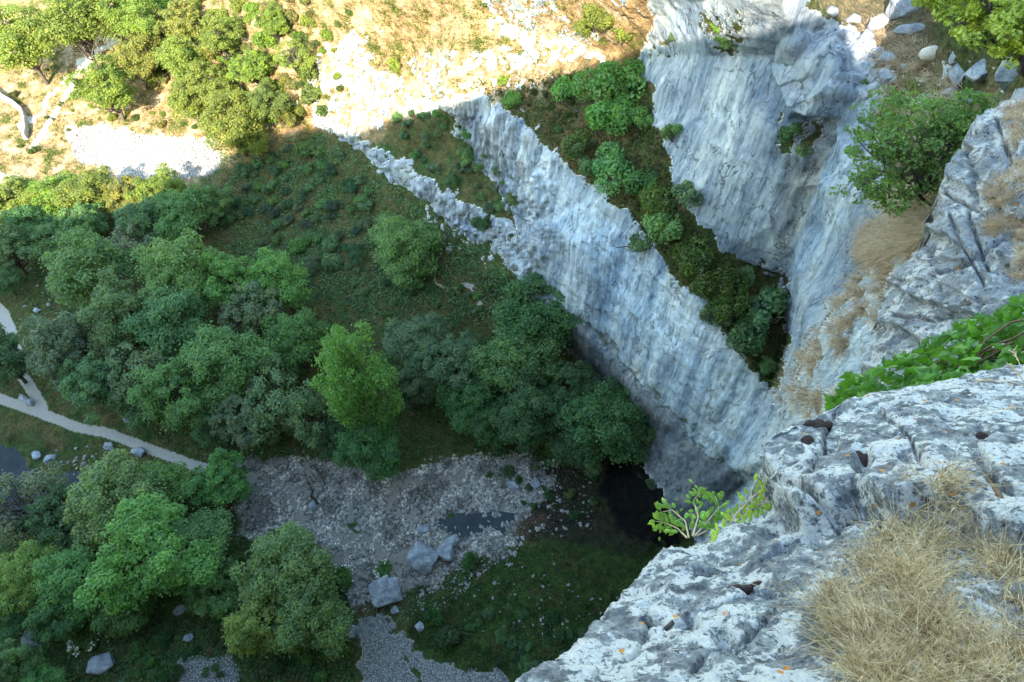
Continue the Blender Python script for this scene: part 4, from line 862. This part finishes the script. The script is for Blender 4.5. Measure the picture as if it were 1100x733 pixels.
# ------------------------------------------------------------------ near outcrops (solid rock masses with their own distance and depth)
def outcrop(name, label, poly, ctrl, step, shape, mat, rnd=9, drop=3.0, wobs=5, cat='rock', seed=0, lines=(), skirt=(.45, 1)):
    xs_ = [a for a, _ in poly]; ys_ = [b for _, b in poly]
    gx, gy = np.meshgrid(np.arange(min(xs_)-6, max(xs_)+6, step), np.arange(min(ys_)-6, max(ys_)+6, step))
    w = tin([[(x, y, 1/d) for x, y, d in ln] for ln in lines], [(x, y, 1/d) for x, y, d in ctrl], gx, gy)
    w[w <= 0] = np.median(w[w > 0]); w = blur(w, max(3, int(10/step)))
    q = np.stack([gx*.03, gy*.03, 0*gx+seed], -1)
    sd = signed(poly, gx+wobs*fbm(q, 4, seed+1, .6), gy+wobs*fbm(q+5, 4, seed+2, .6))
    P = CAM+ray(gx, gy)/(FPX*w)[..., None]
    du_, dv_ = np.gradient(P, axis=1), np.gradient(P, axis=0); n = np.cross(dv_, du_); n /= np.linalg.norm(n, axis=-1, keepdims=True); n *= np.sign(np.sum(n*(CAM-P), -1))[..., None]
    d_ = shape(P, gx, gy); P = P+n*d_[..., None]
    t = np.clip(1-sd/rnd, 0, 1); back = (1-np.sqrt(np.clip(1-t*t, 0, 1)))           # rounded rim
    vd = ray(gx, gy); vd /= np.linalg.norm(vd, axis=-1, keepdims=True)
    P = P+vd*(back*rnd*1.6/w/FPX)[..., None]
    keep = sd > 0; k4 = keep[:-1, :-1] & keep[1:, :-1] & keep[1:, 1:] & keep[:-1, 1:]
    ix = np.arange(gx.size).reshape(gx.shape); q4 = np.stack([ix[:-1, :-1], ix[1:, :-1], ix[1:, 1:], ix[:-1, 1:]], -1)[k4]
    V = P.reshape(-1, 3)
    e = np.concatenate([q4[:, [0, 1]], q4[:, [1, 2]], q4[:, [2, 3]], q4[:, [3, 0]]]); key = e.min(1).astype(np.int64)*gx.size+e.max(1)
    uq, inv, cnt = np.unique(key, return_inverse=True, return_counts=True); be = e[cnt[inv] == 1]
    bv = np.unique(be); m = {int(b): i for i, b in enumerate(bv)}; nb = len(bv); base = len(V); rings = []
    cen = V[bv].mean(0); vdir = vd.reshape(-1, 3)[bv]
    for k in range(1, 5):
        s = drop*(k/4)**1.5; off = vdir*s*skirt[0]+np.array([0, 0, -1.])*s*skirt[1]+(cen-V[bv])*.05*k
        off += .10*s*fbm(V[bv]*2.0+k, 3, seed+7)[:, None]*np.array([1, 1, .3]); rings.append(V[bv]+off)
    V2 = np.concatenate([V]+rings); sk = []
    a = np.array([m[int(i)] for i in be[:, 0]]); b = np.array([m[int(i)] for i in be[:, 1]])
    prevA, prevB = be[:, 0], be[:, 1]
    for k in range(4):
        na, nb_ = base+k*nb+a, base+k*nb+b; sk.append(np.stack([prevB, prevA, na, nb_], -1)); prevA, prevB = na, nb_
    Fa = np.concatenate([q4]+sk); v, f, _ = compact(V2, Fa)
    o = link(name, np_mesh(name, v, f, [M[mat]], True)); tag(o, label, cat)
    return dict(P=P, gx=gx, gy=gy, step=step, n=n, o=o, inside=keep)
def at(S, x, y):
    i = np.clip(np.round((np.asarray(y)-S['gy'][0, 0])/S['step']).astype(int), 0, S['gx'].shape[0]-1); j = np.clip(np.round((np.asarray(x)-S['gx'][0, 0])/S['step']).astype(int), 0, S['gx'].shape[1]-1)
    return S['P'][i, j]
def cracks(gx, gy, lines):
    c = 0*gx; wx = gx+3*fbm(np.stack([gx*.06, gy*.06, 0*gx], -1), 3, 3); wy = gy+3*fbm(np.stack([gx*.06, gy*.06, 0*gx+9], -1), 3, 4)
    for ln, w, a in lines: c = np.maximum(c, a*np.exp(-(dist_poly(ln, wx, wy, False)/w)**2))
    return c
def pits(gx, gy, ps):
    c = 0*gx
    for x, y, rx, ry, an, a in ps:
        ca, sa = math.cos(an), math.sin(an); u = ((gx-x)*ca+(gy-y)*sa)/rx; v = (-(gx-x)*sa+(gy-y)*ca)/ry; c = np.maximum(c, a*np.exp(-(u*u+v*v)**1.5))
    return c
# grey outcrop at the right
def shp_b(P, gx, gy):
    # tilted joint blocks: steps across the slope plus long joints
    d = .28*fbm(P*.8, 5, 201, .58)+.07*fbm(P*4, 4, 202, .6)
    a = (gx-1000)*.80+(gy-250)*.60; b = -(gx-1000)*.60+(gy-250)*.80
    for pr, am, sd_ in ((61.0, .20, 8), (27.0, .07, 18)):
        s1 = (b+.25*a+46*fbm(np.stack([gx*.011, gy*.011, 0*gx], -1), 4, sd_))/pr; fr = s1-np.floor(s1); hsh = vnoise(np.stack([np.floor(s1)*1.7, a*.012, 0*a], -1), sd_+3)
        d += am*(fr-.5)*sstep(0, .07, fr)*(1+1.6*hsh)
    d += .10*fbm(P*1.9, 4, 203, .6, True)
    return d-cracks(gx, gy, [([(985, 190), (1010, 205), (1050, 225), (1085, 250)], 2.0, .25), ([(1000, 300), (1035, 285), (1075, 262), (1110, 240)], 2, .22), ([(960, 340), (1000, 345), (1050, 330)], 1.8, .2),
        ([(1030, 150), (1050, 190), (1040, 230), (1062, 290)], 1.8, .22), ([(1020, 230), (1032, 262), (1055, 300), (1062, 340)], 1.8, .2), ([(985, 240), (1000, 280), (1020, 330), (1030, 370)], 1.6, .18), ([(1070, 130), (1085, 170), (1075, 215)], 1.6, .2), ([(940, 390), (970, 360), (990, 340)], 1.8, .18)])
SB = outcrop('limestone_outcrop', 'big jointed grey limestone outcrop at the right edge above the ivy', [(1130, 78), (1092, 98), (1068, 118), (1045, 132), (1036, 150), (1020, 176), (1008, 200), (1010, 216), (1004, 240), (985, 268), (960, 300), (948, 330), (935, 372), (928, 408), (936, 440), (1000, 460), (1150, 440)],
    [(1160, 60, 15.5), (1090, 98, 14.5), (1036, 150, 14), (1005, 215, 13.6), (945, 330, 13.8), (925, 420, 12.5), (960, 470, 10), (1160, 470, 8), (1160, 250, 10.5), (1090, 200, 11.5), (1050, 300, 10.6), (1000, 350, 11.3), (900, 60, 16), (900, 470, 12), (1060, 230, 12.2)], 1.3, shp_b, 'outcrop', 12, 9, 5, seed=5, skirt=(1.3, .12))
# the slab in front
def shp_f(P, gx, gy):
    d = .055*fbm(P*3.0, 5, 211, .6)+.016*fbm(P*13, 4, 212, .62)+.03*fbm(P*1.2, 3, 213)
    d += .022*np.clip(fbm(P*5.5, 4, 216, .55, True), -1, 1)
    step_ = signed([(832, 548), (828, 480), (900, 400), (1200, 380), (1200, 640), (1060, 590), (1000, 560), (960, 575), (925, 556), (900, 566), (868, 572)], gx+5*fbm(np.stack([gx*.05, gy*.05, 0*gx], -1), 3, 31), gy)
    d += .13*sstep(-5, 5, step_)
    d -= pits(gx, gy, [(935, 530, 9, 15, .2, .10), (830, 634, 17, 6, .1, .09), (808, 632, 12, 4, .1, .05), (900, 510, 10, 12, 0, .05), (1058, 540, 5, 24, -.5, .10), (1055, 500, 9, 7, 0, .03), (770, 590, 38, 16, .2, .07), (830, 570, 20, 8, -.3, .08), (740, 670, 14, 7, .3, .04), (920, 560, 16, 4, .2, .06),
        (890, 520, 6, 20, .2, .05), (1020, 480, 10, 8, 0, .03), (690, 640, 12, 8, 0, .03), (780, 690, 16, 7, .8, .05), (985, 525, 14, 10, 0, .04)])
    return d-cracks(gx, gy, [([(832, 545), (870, 552), (900, 566), (925, 556), (960, 575)], 4, .10), ([(690, 668), (720, 672), (745, 662), (800, 640), (830, 634)], 2.0, .04), ([(745, 610), (800, 612), (840, 590), (900, 566)], 2.5, .05),
        ([(640, 735), (680, 700), (700, 670)], 2, .03), ([(735, 735), (765, 700), (800, 690), (830, 660), (835, 640)], 2.2, .045), ([(1050, 520), (1062, 545), (1075, 560), (1100, 575)], 2.5, .06), ([(950, 470), (985, 500), (1000, 540)], 2, .03), ([(900, 470), (890, 500), (885, 540)], 2, .04)])
F_POLY = [(540, 760), (560, 732), (592, 712), (612, 700), (650, 668), (668, 640), (682, 622), (702, 600), (722, 584), (748, 574), (770, 566), (800, 556), (832, 548), (840, 534), (826, 512), (830, 492), (842, 484), (870, 474), (905, 460), (940, 450), (975, 441), (1010, 434), (1060, 428), (1140, 418), (1140, 780)]
SF = outcrop('limestone_slab', 'white-lichened limestone slab at the cliff edge filling the lower right corner', F_POLY,
    [(520, 780, 1.75), (560, 732, 1.95), (650, 668, 2.35), (682, 622, 2.55), (722, 582, 2.8), (800, 556, 2.95), (832, 500, 3.15), (940, 448, 3.4), (1060, 426, 3.5), (1160, 410, 3.5), (1160, 800, 1.45), (800, 800, 1.55), (800, 650, 2.15), (900, 600, 2.25), (1000, 600, 2.1), (1100, 600, 2.05), (1000, 500, 2.75), (900, 520, 2.85), (1100, 500, 2.65), (900, 720, 1.75), (1050, 720, 1.65), (650, 760, 1.75), (480, 600, 3), (700, 500, 3.3), (800, 380, 4)], 1.1, shp_f, 'lichen', 8, 2.2, 5, seed=9)
print('slab z', at(SF, 800, 650), at(SF, 1000, 450))

# dry grass on the slab
def blades(name, root, n_, L, Wd, r, lean, mat, droop=.5, seg=4):
    """curved tapering blades; root (m,3), n_ (m,3) growth direction, lean direction"""
    m = len(root); t = np.linspace(0, 1, seg+1)[None, :, None]; n_ = n_/np.linalg.norm(n_, axis=1, keepdims=True)
    up = n_[:, None]*L[:, None, None]*(t-droop*.5*t*t*1.3); ln = lean[:, None]*L[:, None, None]*t*t*droop
    c = root[:, None]+up+ln; side = np.cross(n_, lean+r.normal(size=lean.shape)*.3); side /= np.linalg.norm(side, axis=1, keepdims=True)+1e-9
    w = (Wd[:, None, None]*(1-t*.85))*side[:, None]; V = np.stack([c-w, c+w], 2).reshape(m, -1, 3)
    k = np.arange(seg); f = np.stack([2*k, 2*k+1, 2*k+3, 2*k+2], -1); Fc = (f[None]+np.arange(m)[:, None, None]*(2*seg+2)).reshape(-1, 4)
    return np_mesh(name, V.reshape(-1, 3), Fc, [M[mat]], True)
G_POLY = [(890, 650), (900, 624), (925, 606), (948, 590), (968, 568), (985, 550), (1000, 545), (1028, 556), (1048, 580), (1072, 600), (1120, 604), (1120, 770), (930, 770), (900, 735), (905, 715), (892, 690)]
G_HOLE = [(1012, 622), (1022, 604), (1048, 600), (1068, 620), (1088, 660), (1092, 692), (1062, 690), (1030, 668), (1012, 648)]
cl = []
cxy = scatter(G_POLY, 255); cxy = cxy[~inside(G_HOLE, cxy[:, 0], cxy[:, 1])]
r = np.random.default_rng(77); roots, dirs, Ls, leans = [], [], [], []
for x, y in cxy:
    ed_ = float(dist_poly(G_POLY, np.array([x]), np.array([y]))[0]); m = 62
    c0 = at(SF, x, y); a = r.normal(size=(m, 3))*[.026, .026, .006]; cd_ = r.normal(size=3)*.35+np.array([-.25, -.05, 1.0])
    roots.append(c0+a+[0, 0, -.012]); dirs.append(cd_+r.normal(size=(m, 3))*.42); Ls.append(r.uniform(.04, .135, m)*(1.15 if r.random() < .3 else .85)); l = r.normal(size=(m, 3))*.8; l[:, 2] -= .45; leans.append(l+r.normal(size=3)*.5)
roots, dirs, Ls, leans = [np.concatenate(a) for a in (roots, dirs, Ls, leans)]
tag(link('dry_grass', blades('dry_grass', roots, dirs, Ls, r.uniform(.0008, .0024, len(roots)), r, leans, 'dry', .75)), kind='stuff')
# tan grass tufts on the rocky buttress, behind the slab
bp = scatter([(860, 190), (1000, 200), (1010, 260), (960, 330), (935, 420), (960, 470), (820, 480), (850, 380), (905, 300), (915, 240)], 420, thr=np.clip(bw, 0, 1)*(lab == 0))
bp2 = scatter([(890, 0), (960, 20), (1000, 60), (1060, 110), (1040, 150), (950, 150), (940, 100)], 120, thr=(lab == 0)*.9)
i, j = gidx(*np.concatenate([bp, bp2]).T); P0 = GP[i, j]; Nn = N0[i, j]; m = 80; cs = np.repeat(r.uniform(.5, 1.6, len(P0)), m)
dq = r.normal(size=(len(P0)*m, 3))*[1, 1, .35]; rt = np.repeat(P0, m, 0)+dq*.15*cs[:, None]; nn = np.repeat(Nn*.7+[0, 0, .5], m, 0)+dq*.6+r.normal(size=dq.shape)*.2
ll = dq*.6+np.repeat(Nn, m, 0)*.3+[0, 0, -.6]
tag(link('tussock_grass', blades('tussock_grass', rt, nn, r.uniform(.22, .55, len(rt))*cs, r.uniform(.010, .024, len(rt)), r, ll, 'dryfar', .85, 3)), kind='stuff')
# the same tan grass in pockets of the right outcrop
def pocket(name, S, poly, n, L, wd, mat='dryfar'):
    p = scatter(poly, n); c0 = at(S, p[:, 0], p[:, 1]); m = 24; rt = np.repeat(c0, m, 0)+r.normal(size=(len(c0)*m, 3))*[.05, .05, .02]
    return tag(link(name, blades(name, rt, np.array([-.2, -.2, 1])+r.normal(size=rt.shape)*.45, r.uniform(L*.4, L, len(rt)), r.uniform(wd*.5, wd, len(rt)), r, r.normal(size=rt.shape)*.6+[0, 0, -.3], mat, .8, 3)), kind='stuff')
for k, pl in enumerate([[(1078, 118), (1110, 108), (1110, 150), (1090, 160)], [(1058, 205), (1082, 185), (1110, 165), (1110, 200), (1080, 222), (1060, 222)], [(1075, 235), (1110, 235), (1110, 305), (1088, 300), (1096, 262)], [(1060, 244), (1076, 240), (1072, 256)]]):
    pocket('pocket_grass', SB, pl, 90, .30, .006)
# blackened moss cushions on the slab
for x, y, w, s_, lb in [(888, 520, 24, 1.5, 'tall dark moss cushion near the left end of the upper slab'), (872, 507, 13, 1, 'small round dark moss dot above the tall cushion'), (884, 486, 17, .8, 'dark moss blob at the upper left of the slab'), (1056, 501, 17, .8, 'dark oval moss patch near the right edge'),
                   (797, 630, 28, .4, 'flat brown moss strip in the slab hollow'), (934, 516, 16, 1.3, 'dark moss at the hole in the slab')]:
    Q = at(SF, x, y); d = proj(Q)[2]; s = w*d/FPX/2*1.25; rr_ = np.random.default_rng(int(x)); V, Fc = join([((ICO3[0]*(1+.3*fbm(ICO3[0]*3+x+q_i, 4, 3))[:, None])*rr_.uniform(.4, .75)+rr_.normal(size=3)*[.38, .38, .12], ICO3[1]) for q_i in range(6)])
    tag(link('moss_cushion', np_mesh('moss_cushion', V, Fc, [M['moss']], True), None, Q, (0, 0, .2), (s, s*s_, s*.5)), lb, 'moss')
def stick(name, label, pts, rad, S, lift, mat='twig', cat='twig', seg=6):
    p = [at(S, x, y)+np.array([0, 0, l]) for (x, y), l in zip(pts, lift)]; v, f = tube(p, rad, seg); return tag(link(name, np_mesh(name, v, f, [M[mat]])), label, cat)
stick('dead_stick', 'short dark broken stick standing in the slot at the right of the slab', [(1050, 524), (1056, 545), (1066, 562), (1074, 572)], [.011, .013, .012, .006], SF, [.035, .02, .01, 0])
stick('dead_stick', 'pale grey broken stick lying on the lower slab', [(694, 671), (705, 670), (722, 668)], [.010, .009, .007], SF, [.012, .012, .012], 'bark')

# ------------------------------------------------------------------ ivy on the far side of the slab
def ivy_leaf():
    o = np.array([(0, 0), (.20, -.18), (.46, -.12), (.42, .16), (.62, .34), (.30, .52), (.0, 1.0), (-.30, .52), (-.62, .34), (-.42, .16), (-.46, -.12), (-.20, -.18)])
    o = o*[.62, 1.0]; V = [(0, .32, .0)]+[(x, y, -.30*abs(x)-.22*y*y) for x, y in o]; n = len(o)
    V = np.array(V, float); V[0, 2] = .02
    return V, np.array([[0, 1+i, 1+(i+1) % n] for i in range(n)])
def small_leaf(wd=.42):
    V = np.array([(0, 0, 0), (wd*.6, .3, -.05), (wd*.55, .62, -.08), (0, 1, -.16), (-wd*.55, .62, -.08), (-wd*.6, .3, -.05), (0, .5, .05)], float)
    return V, np.array([[6, i, (i+1) % 6] for i in range(6)])
def oriented(V, Fc, P, N, T, S):
    N = N/np.linalg.norm(N, axis=1, keepdims=True); T = T-N*np.sum(T*N, 1, keepdims=True); T /= np.linalg.norm(T, axis=1, keepdims=True); B = np.cross(T, N)
    v = P[:, None]+S[:, None, None]*(V[None, :, 0:1]*B[:, None]+V[None, :, 1:2]*T[:, None]+V[None, :, 2:3]*N[:, None])
    return v.reshape(-1, 3), (Fc[None]+np.arange(len(P))[:, None, None]*len(V)).reshape(-1, Fc.shape[1])
IV_POLY = [(886, 462), (892, 440), (912, 412), (950, 402), (975, 385), (1015, 370), (1035, 352), (1062, 350), (1085, 328), (1130, 312), (1130, 412), (1060, 424), (1000, 432), (940, 448), (905, 458)]
p = scatter([(x, y-9) for x, y in IV_POLY], 900); dd = np.interp(p[:, 0], [880, 1000, 1130], [4.6, 4.3, 3.9])+np.interp(p[:, 1], [320, 460], [.5, -.4])
Q = at_depth(p[:, 0], p[:, 1], dd+r.uniform(-.12, .35, len(p))); e = bpy.data.objects.new('ivy', None); C.objects.link(e); e.location = [float(a) for a in Q.mean(0)]
tag(e, 'glossy green ivy spilling over the back edge of the white slab', 'ivy')
nrm = r.normal(size=Q.shape)*.55+[-.25, -.45, .8]; tip = r.normal(size=Q.shape)*.7+[-.6, -.3, -.55]
v, f = oriented(*ivy_leaf(), Q, nrm, tip, r.uniform(.05, .10, len(Q)))
o = link('leaves', np_mesh('leaves', v-np.array(e.location), f, [M['ivy']], False), e); o.color = (.085, .21, .022, 1)
st_ = []
for k in range(16):
    a = at_depth(np.array([1120.]), np.array([340+5.*k]), np.array([4.1]))[0]; b = at_depth(np.array([900+20.*r.random()+8*k]), np.array([455-3.*k]), np.array([4.55]))[0]
    st_.append(tube(bent(a, b, r, 9, .03), np.linspace(.008, .003, 9), 5))
v, f = join(st_); link('stem', np_mesh('stem', v-np.array(e.location), f, [M['twig']]), e)
# the mass of earth and rock the ivy grows on
def shp_i(P, gx, gy): return .08*fbm(P*3, 4, 221)
SI = outcrop('ivy_bank', 'dark rock bank hidden beneath the ivy behind the slab', [(900, 462), (906, 440), (950, 420), (1020, 388), (1070, 366), (1130, 336), (1140, 440), (1000, 450)],
    [(880, 480, 4.5), (880, 380, 5.3), (1150, 310, 5.0), (1150, 460, 4.0), (1000, 400, 4.95), (1000, 450, 4.4)], 2.5, shp_i, 'stone', 10, 3.0, 4, seed=12)
# leafy seedlings on the left rim of the slab
def seedling(label, stems, col, size=(.016, .032), cat='plant'):
    b0 = at_depth(np.array([stems[0][0][0]*1.]), np.array([stems[0][0][1]*1.]), np.array([stems[0][0][2]]))[0]
    e = bpy.data.objects.new('leafy_plant', None); C.objects.link(e); e.location = [float(a) for a in b0]; tag(e, label, cat); tb, Ps, Ns, Ts = [], [], [], []
    for ln in stems:
        q = at_depth(np.array([a[0]*1. for a in ln]), np.array([a[1]*1. for a in ln]), np.array([a[2] for a in ln]))
        tt = np.linspace(0, len(q)-1, 16); q = np.stack([np.interp(tt, range(len(q)), q[:, k]) for k in range(3)], -1); tb.append(tube(q, np.linspace(.0045, .0015, 16), 5))
        for i in range(3, 16):
            dirn = q[min(i+1, 15)]-q[i-1]; dirn /= np.linalg.norm(dirn)
            for sgn in (-1, 1):
                sd_ = np.cross(dirn, [0, -.5, .8])*sgn; t_ = dirn*.5+sd_+r.normal(size=3)*.35; c = q[i]+t_*.012; Ps.append(c); Ts.append(t_); Ns.append(np.array([-.1, -.5, 1])+r.normal(size=3)*.35)
                if i % 3 == 0: Ps.append(c+t_*.028); Ts.append(t_+r.normal(size=3)*.6); Ns.append(np.array([0, -.5, 1])+r.normal(size=3)*.4)
        Ps += [q[-1]]*3; Ts += [dirn+r.normal(size=3)*.5 for _ in range(3)]; Ns += [np.array([0, -.6, 1])]*3
    Ps = np.array(Ps); v, f = oriented(*small_leaf(.42), Ps, np.array(Ns), np.array(Ts), r.uniform(*size, len(Ps))*1.25); o = link('leaves', np_mesh('leaves', v-b0, f, [M['ivy']], False), e); o.color = col+(1,)
    v, f = join(tb); link('stem', np_mesh('stem', v-b0, f, [M['straw']]), e)
seedling('bright green seedling spreading over the left rim of the slab', [[(738, 578, 2.95), (728, 568, 3.0), (716, 562, 3.05), (704, 560, 3.05)], [(740, 578, 2.95), (736, 560, 3.0), (722, 548, 3.05), (712, 550, 3.05)], [(744, 576, 2.95), (750, 556, 3.0), (745, 538, 3.05), (752, 528, 3.05)],
    [(746, 576, 2.95), (760, 560, 3.0), (772, 546, 3.05), (768, 532, 3.1)], [(748, 576, 2.95), (768, 566, 3.0), (780, 558, 3.0)]], (.22, .38, .06))
seedling('yellow-green plant growing from the crack between the two steps of the slab', [[(776, 578, 2.85), (790, 562, 2.9), (806, 548, 2.95), (826, 534, 3.0), (834, 522, 3.0)], [(780, 576, 2.85), (788, 556, 2.9), (806, 536, 2.95), (826, 520, 3.0)], [(784, 574, 2.85), (804, 564, 2.85), (822, 556, 2.9), (830, 548, 2.9)],
    [(776, 580, 2.85), (770, 588, 2.8), (778, 570, 2.85)]], (.38, .50, .06), (.016, .032))
# pinkish straw stems catching the sun at the right edge
for k, ln in enumerate([[(1120, 420, 2.2), (1085, 410, 2.3), (1050, 408, 2.4)], [(1120, 440, 2.2), (1100, 402, 2.3), (1088, 376, 2.4)], [(1120, 450, 2.2), (1098, 438, 2.3), (1075, 440, 2.35)], [(1120, 425, 2.2), (1102, 412, 2.3), (1085, 392, 2.35)]]):
    q = at_depth(np.array([a[0]*1. for a in ln]), np.array([a[1]*1. for a in ln]), np.array([a[2] for a in ln])); tt = np.linspace(0, 2, 9); q = np.stack([np.interp(tt, range(3), q[:, c]) for c in range(3)], -1)
    v, f = join([tube(q, np.linspace(.0018, .001, 9), 5)]+[tube([q[-1]-.01*(i+1)*(q[-1]-q[-2])/np.linalg.norm(q[-1]-q[-2]), q[-1]-.01*i*(q[-1]-q[-2])/np.linalg.norm(q[-1]-q[-2])+r.normal(size=3)*.008], [.003, .0012], 5) for i in range(5)])
    tag(link('straw_stem', np_mesh('straw_stem', v, f, [M['straw']])), 'pinkish dry grass stem arching in from the right edge over the ivy', 'grass stem', 'dry stems at the right edge')

# ------------------------------------------------------------------ ash trees near the terrace, sheep
def near_tree(label, base, base_d, blobs, tint, seed, n=15000, leaf=.13, branches=26, name='ash_tree'):
    """crown made of layered sprays; blobs: (px, py, depth, radius px, flat)"""
    r_ = np.random.default_rng(seed); b0 = at_depth(np.array([base[0]*1.]), np.array([base[1]*1.]), np.array([base_d]))[0] if base_d else gpt(*base)
    e = bpy.data.objects.new(name, None); C.objects.link(e); e.location = [float(a) for a in b0]; tag(e, label, 'tree'); Ps, Ns, tips = [], [], []
    tot = sum(b[3]**2 for b in blobs)
    for x, y, d, rp, fl in blobs:
        c = at_depth(np.array([x*1.]), np.array([y*1.]), np.array([d]))[0]; R_ = rp*d/FPX; ns = max(5, int(rp*.8)); tips.append(c)
        for _ in range(ns):
            q = c+r_.normal(size=3)*R_*[.55, .55, .4*fl+.1]; rad = R_*r_.uniform(.22, .42); m = int(n*rp*rp/tot/ns); k = r_.normal(size=(m, 3)); k /= np.linalg.norm(k, axis=1, keepdims=True)
            Ps.append(q+k*(rad*r_.uniform(.3, 1, m)**.5)[:, None]*[1.1, 1.1, .5]); Ns.append(r_.normal(size=(m, 3))*.55+[0, -.15, 1]); tips.append(q)
    P = np.concatenate(Ps)-b0; v, f = leaf_quads(P, np.concatenate(Ns), leaf*r_.uniform(.5, 1.3, len(P)), r_, 2.0); o = link('crown', np_mesh('crown', v, f, [M['leaf']], False), e); o.color = tint+(1,)
    mid = np.mean([t for t in tips], 0)-b0; tp = bent((0, 0, -.3), mid*.6, r_, 6, .06); parts = [tube(tp, np.linspace(.16, .09, 6), 8)]
    for t in tips[:len(blobs)]+[tips[i] for i in r_.choice(len(tips), branches)]:
        s = tp[r_.integers(2, 6)]; L = bent(s, t-b0, r_, 6, .07); parts.append(tube(L, np.linspace(.055, .015, 6), 6))
        for _ in range(2): parts.append(tube(bent(L[3], t-b0+r_.normal(size=3)*.5, r_, 4, .08), np.linspace(.02, .006, 4), 4))
    v, f = join(parts); link('trunk', np_mesh('trunk', v, f, [M['bark']]), e)
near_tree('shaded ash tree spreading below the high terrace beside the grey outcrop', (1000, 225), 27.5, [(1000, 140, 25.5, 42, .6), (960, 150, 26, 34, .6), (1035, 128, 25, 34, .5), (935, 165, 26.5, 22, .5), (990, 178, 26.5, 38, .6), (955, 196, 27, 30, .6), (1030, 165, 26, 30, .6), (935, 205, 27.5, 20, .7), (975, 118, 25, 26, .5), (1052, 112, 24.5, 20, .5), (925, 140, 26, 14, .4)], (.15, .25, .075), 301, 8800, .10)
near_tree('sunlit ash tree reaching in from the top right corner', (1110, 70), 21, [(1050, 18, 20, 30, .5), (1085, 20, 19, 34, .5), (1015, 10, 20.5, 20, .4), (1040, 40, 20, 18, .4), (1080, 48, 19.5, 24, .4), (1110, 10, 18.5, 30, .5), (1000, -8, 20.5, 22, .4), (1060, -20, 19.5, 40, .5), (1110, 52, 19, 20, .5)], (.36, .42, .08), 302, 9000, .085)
def sheep(px, py):
    G = gpt(px, py); V = [(-.48, 0, .62), (-.2, 0, .66), (.15, 0, .66), (.42, 0, .66), (.62, 0, .74), (.80, 0, .66)]; R_ = [.15, .21, .21, .18, .11, .085]; E = [(0, 1), (1, 2), (2, 3), (3, 4), (4, 5)]
    for bx, k in ((-.36, 0), (.30, 3)):
        for sy in (-.13, .13):
            b = len(V); V += [(bx, sy, .44), (bx+.02, sy, .30), (bx, sy, .16)]; R_ += [.075, .045, .04]; E += [(k, b), (b, b+1), (b+1, b+2)]
    for sy in (-.10, .10): b = len(V); V += [(.68, sy*1.3, .80)]; R_ += [.03]; E += [(4, b)]
    me = bpy.data.meshes.new('sheep'); me.from_pydata(V, E, []); o = link('sheep', me, None, G+np.array([0, 0, -.04]), (0, 0, -.05), (1.15, 1.15, 1.15))
    md = o.modifiers.new('skin', 'SKIN'); md.use_smooth_shade = True
    for i, a in enumerate(R_): me.skin_vertices[0].data[i].radius = (a, a)
    me.skin_vertices[0].data[1].use_root = True; s = o.modifiers.new('sub', 'SUBSURF'); s.levels = s.render_levels = 1
    dg = bpy.context.evaluated_depsgraph_get(); nm = bpy.data.meshes.new_from_object(o.evaluated_get(dg)); o.modifiers.clear(); o.data = nm; nm.materials.clear(); nm.materials.append(M['skin'])
    tag(o, 'cream woolly sheep grazing on the high green terrace facing the slanting slabs', 'sheep')
    Vs, Fs = ICO4; Vs = Vs*(1+.10*fbm(Vs*5, 3, 9))[:, None]*[.66, .37, .37]+[-.03, 0, .68]; Vs[:, 2] -= .05*np.abs(Vs[:, 0]); link('fleece', np_mesh('fleece', Vs, Fs, [M['wool']]), o)
sheep(996, 71)
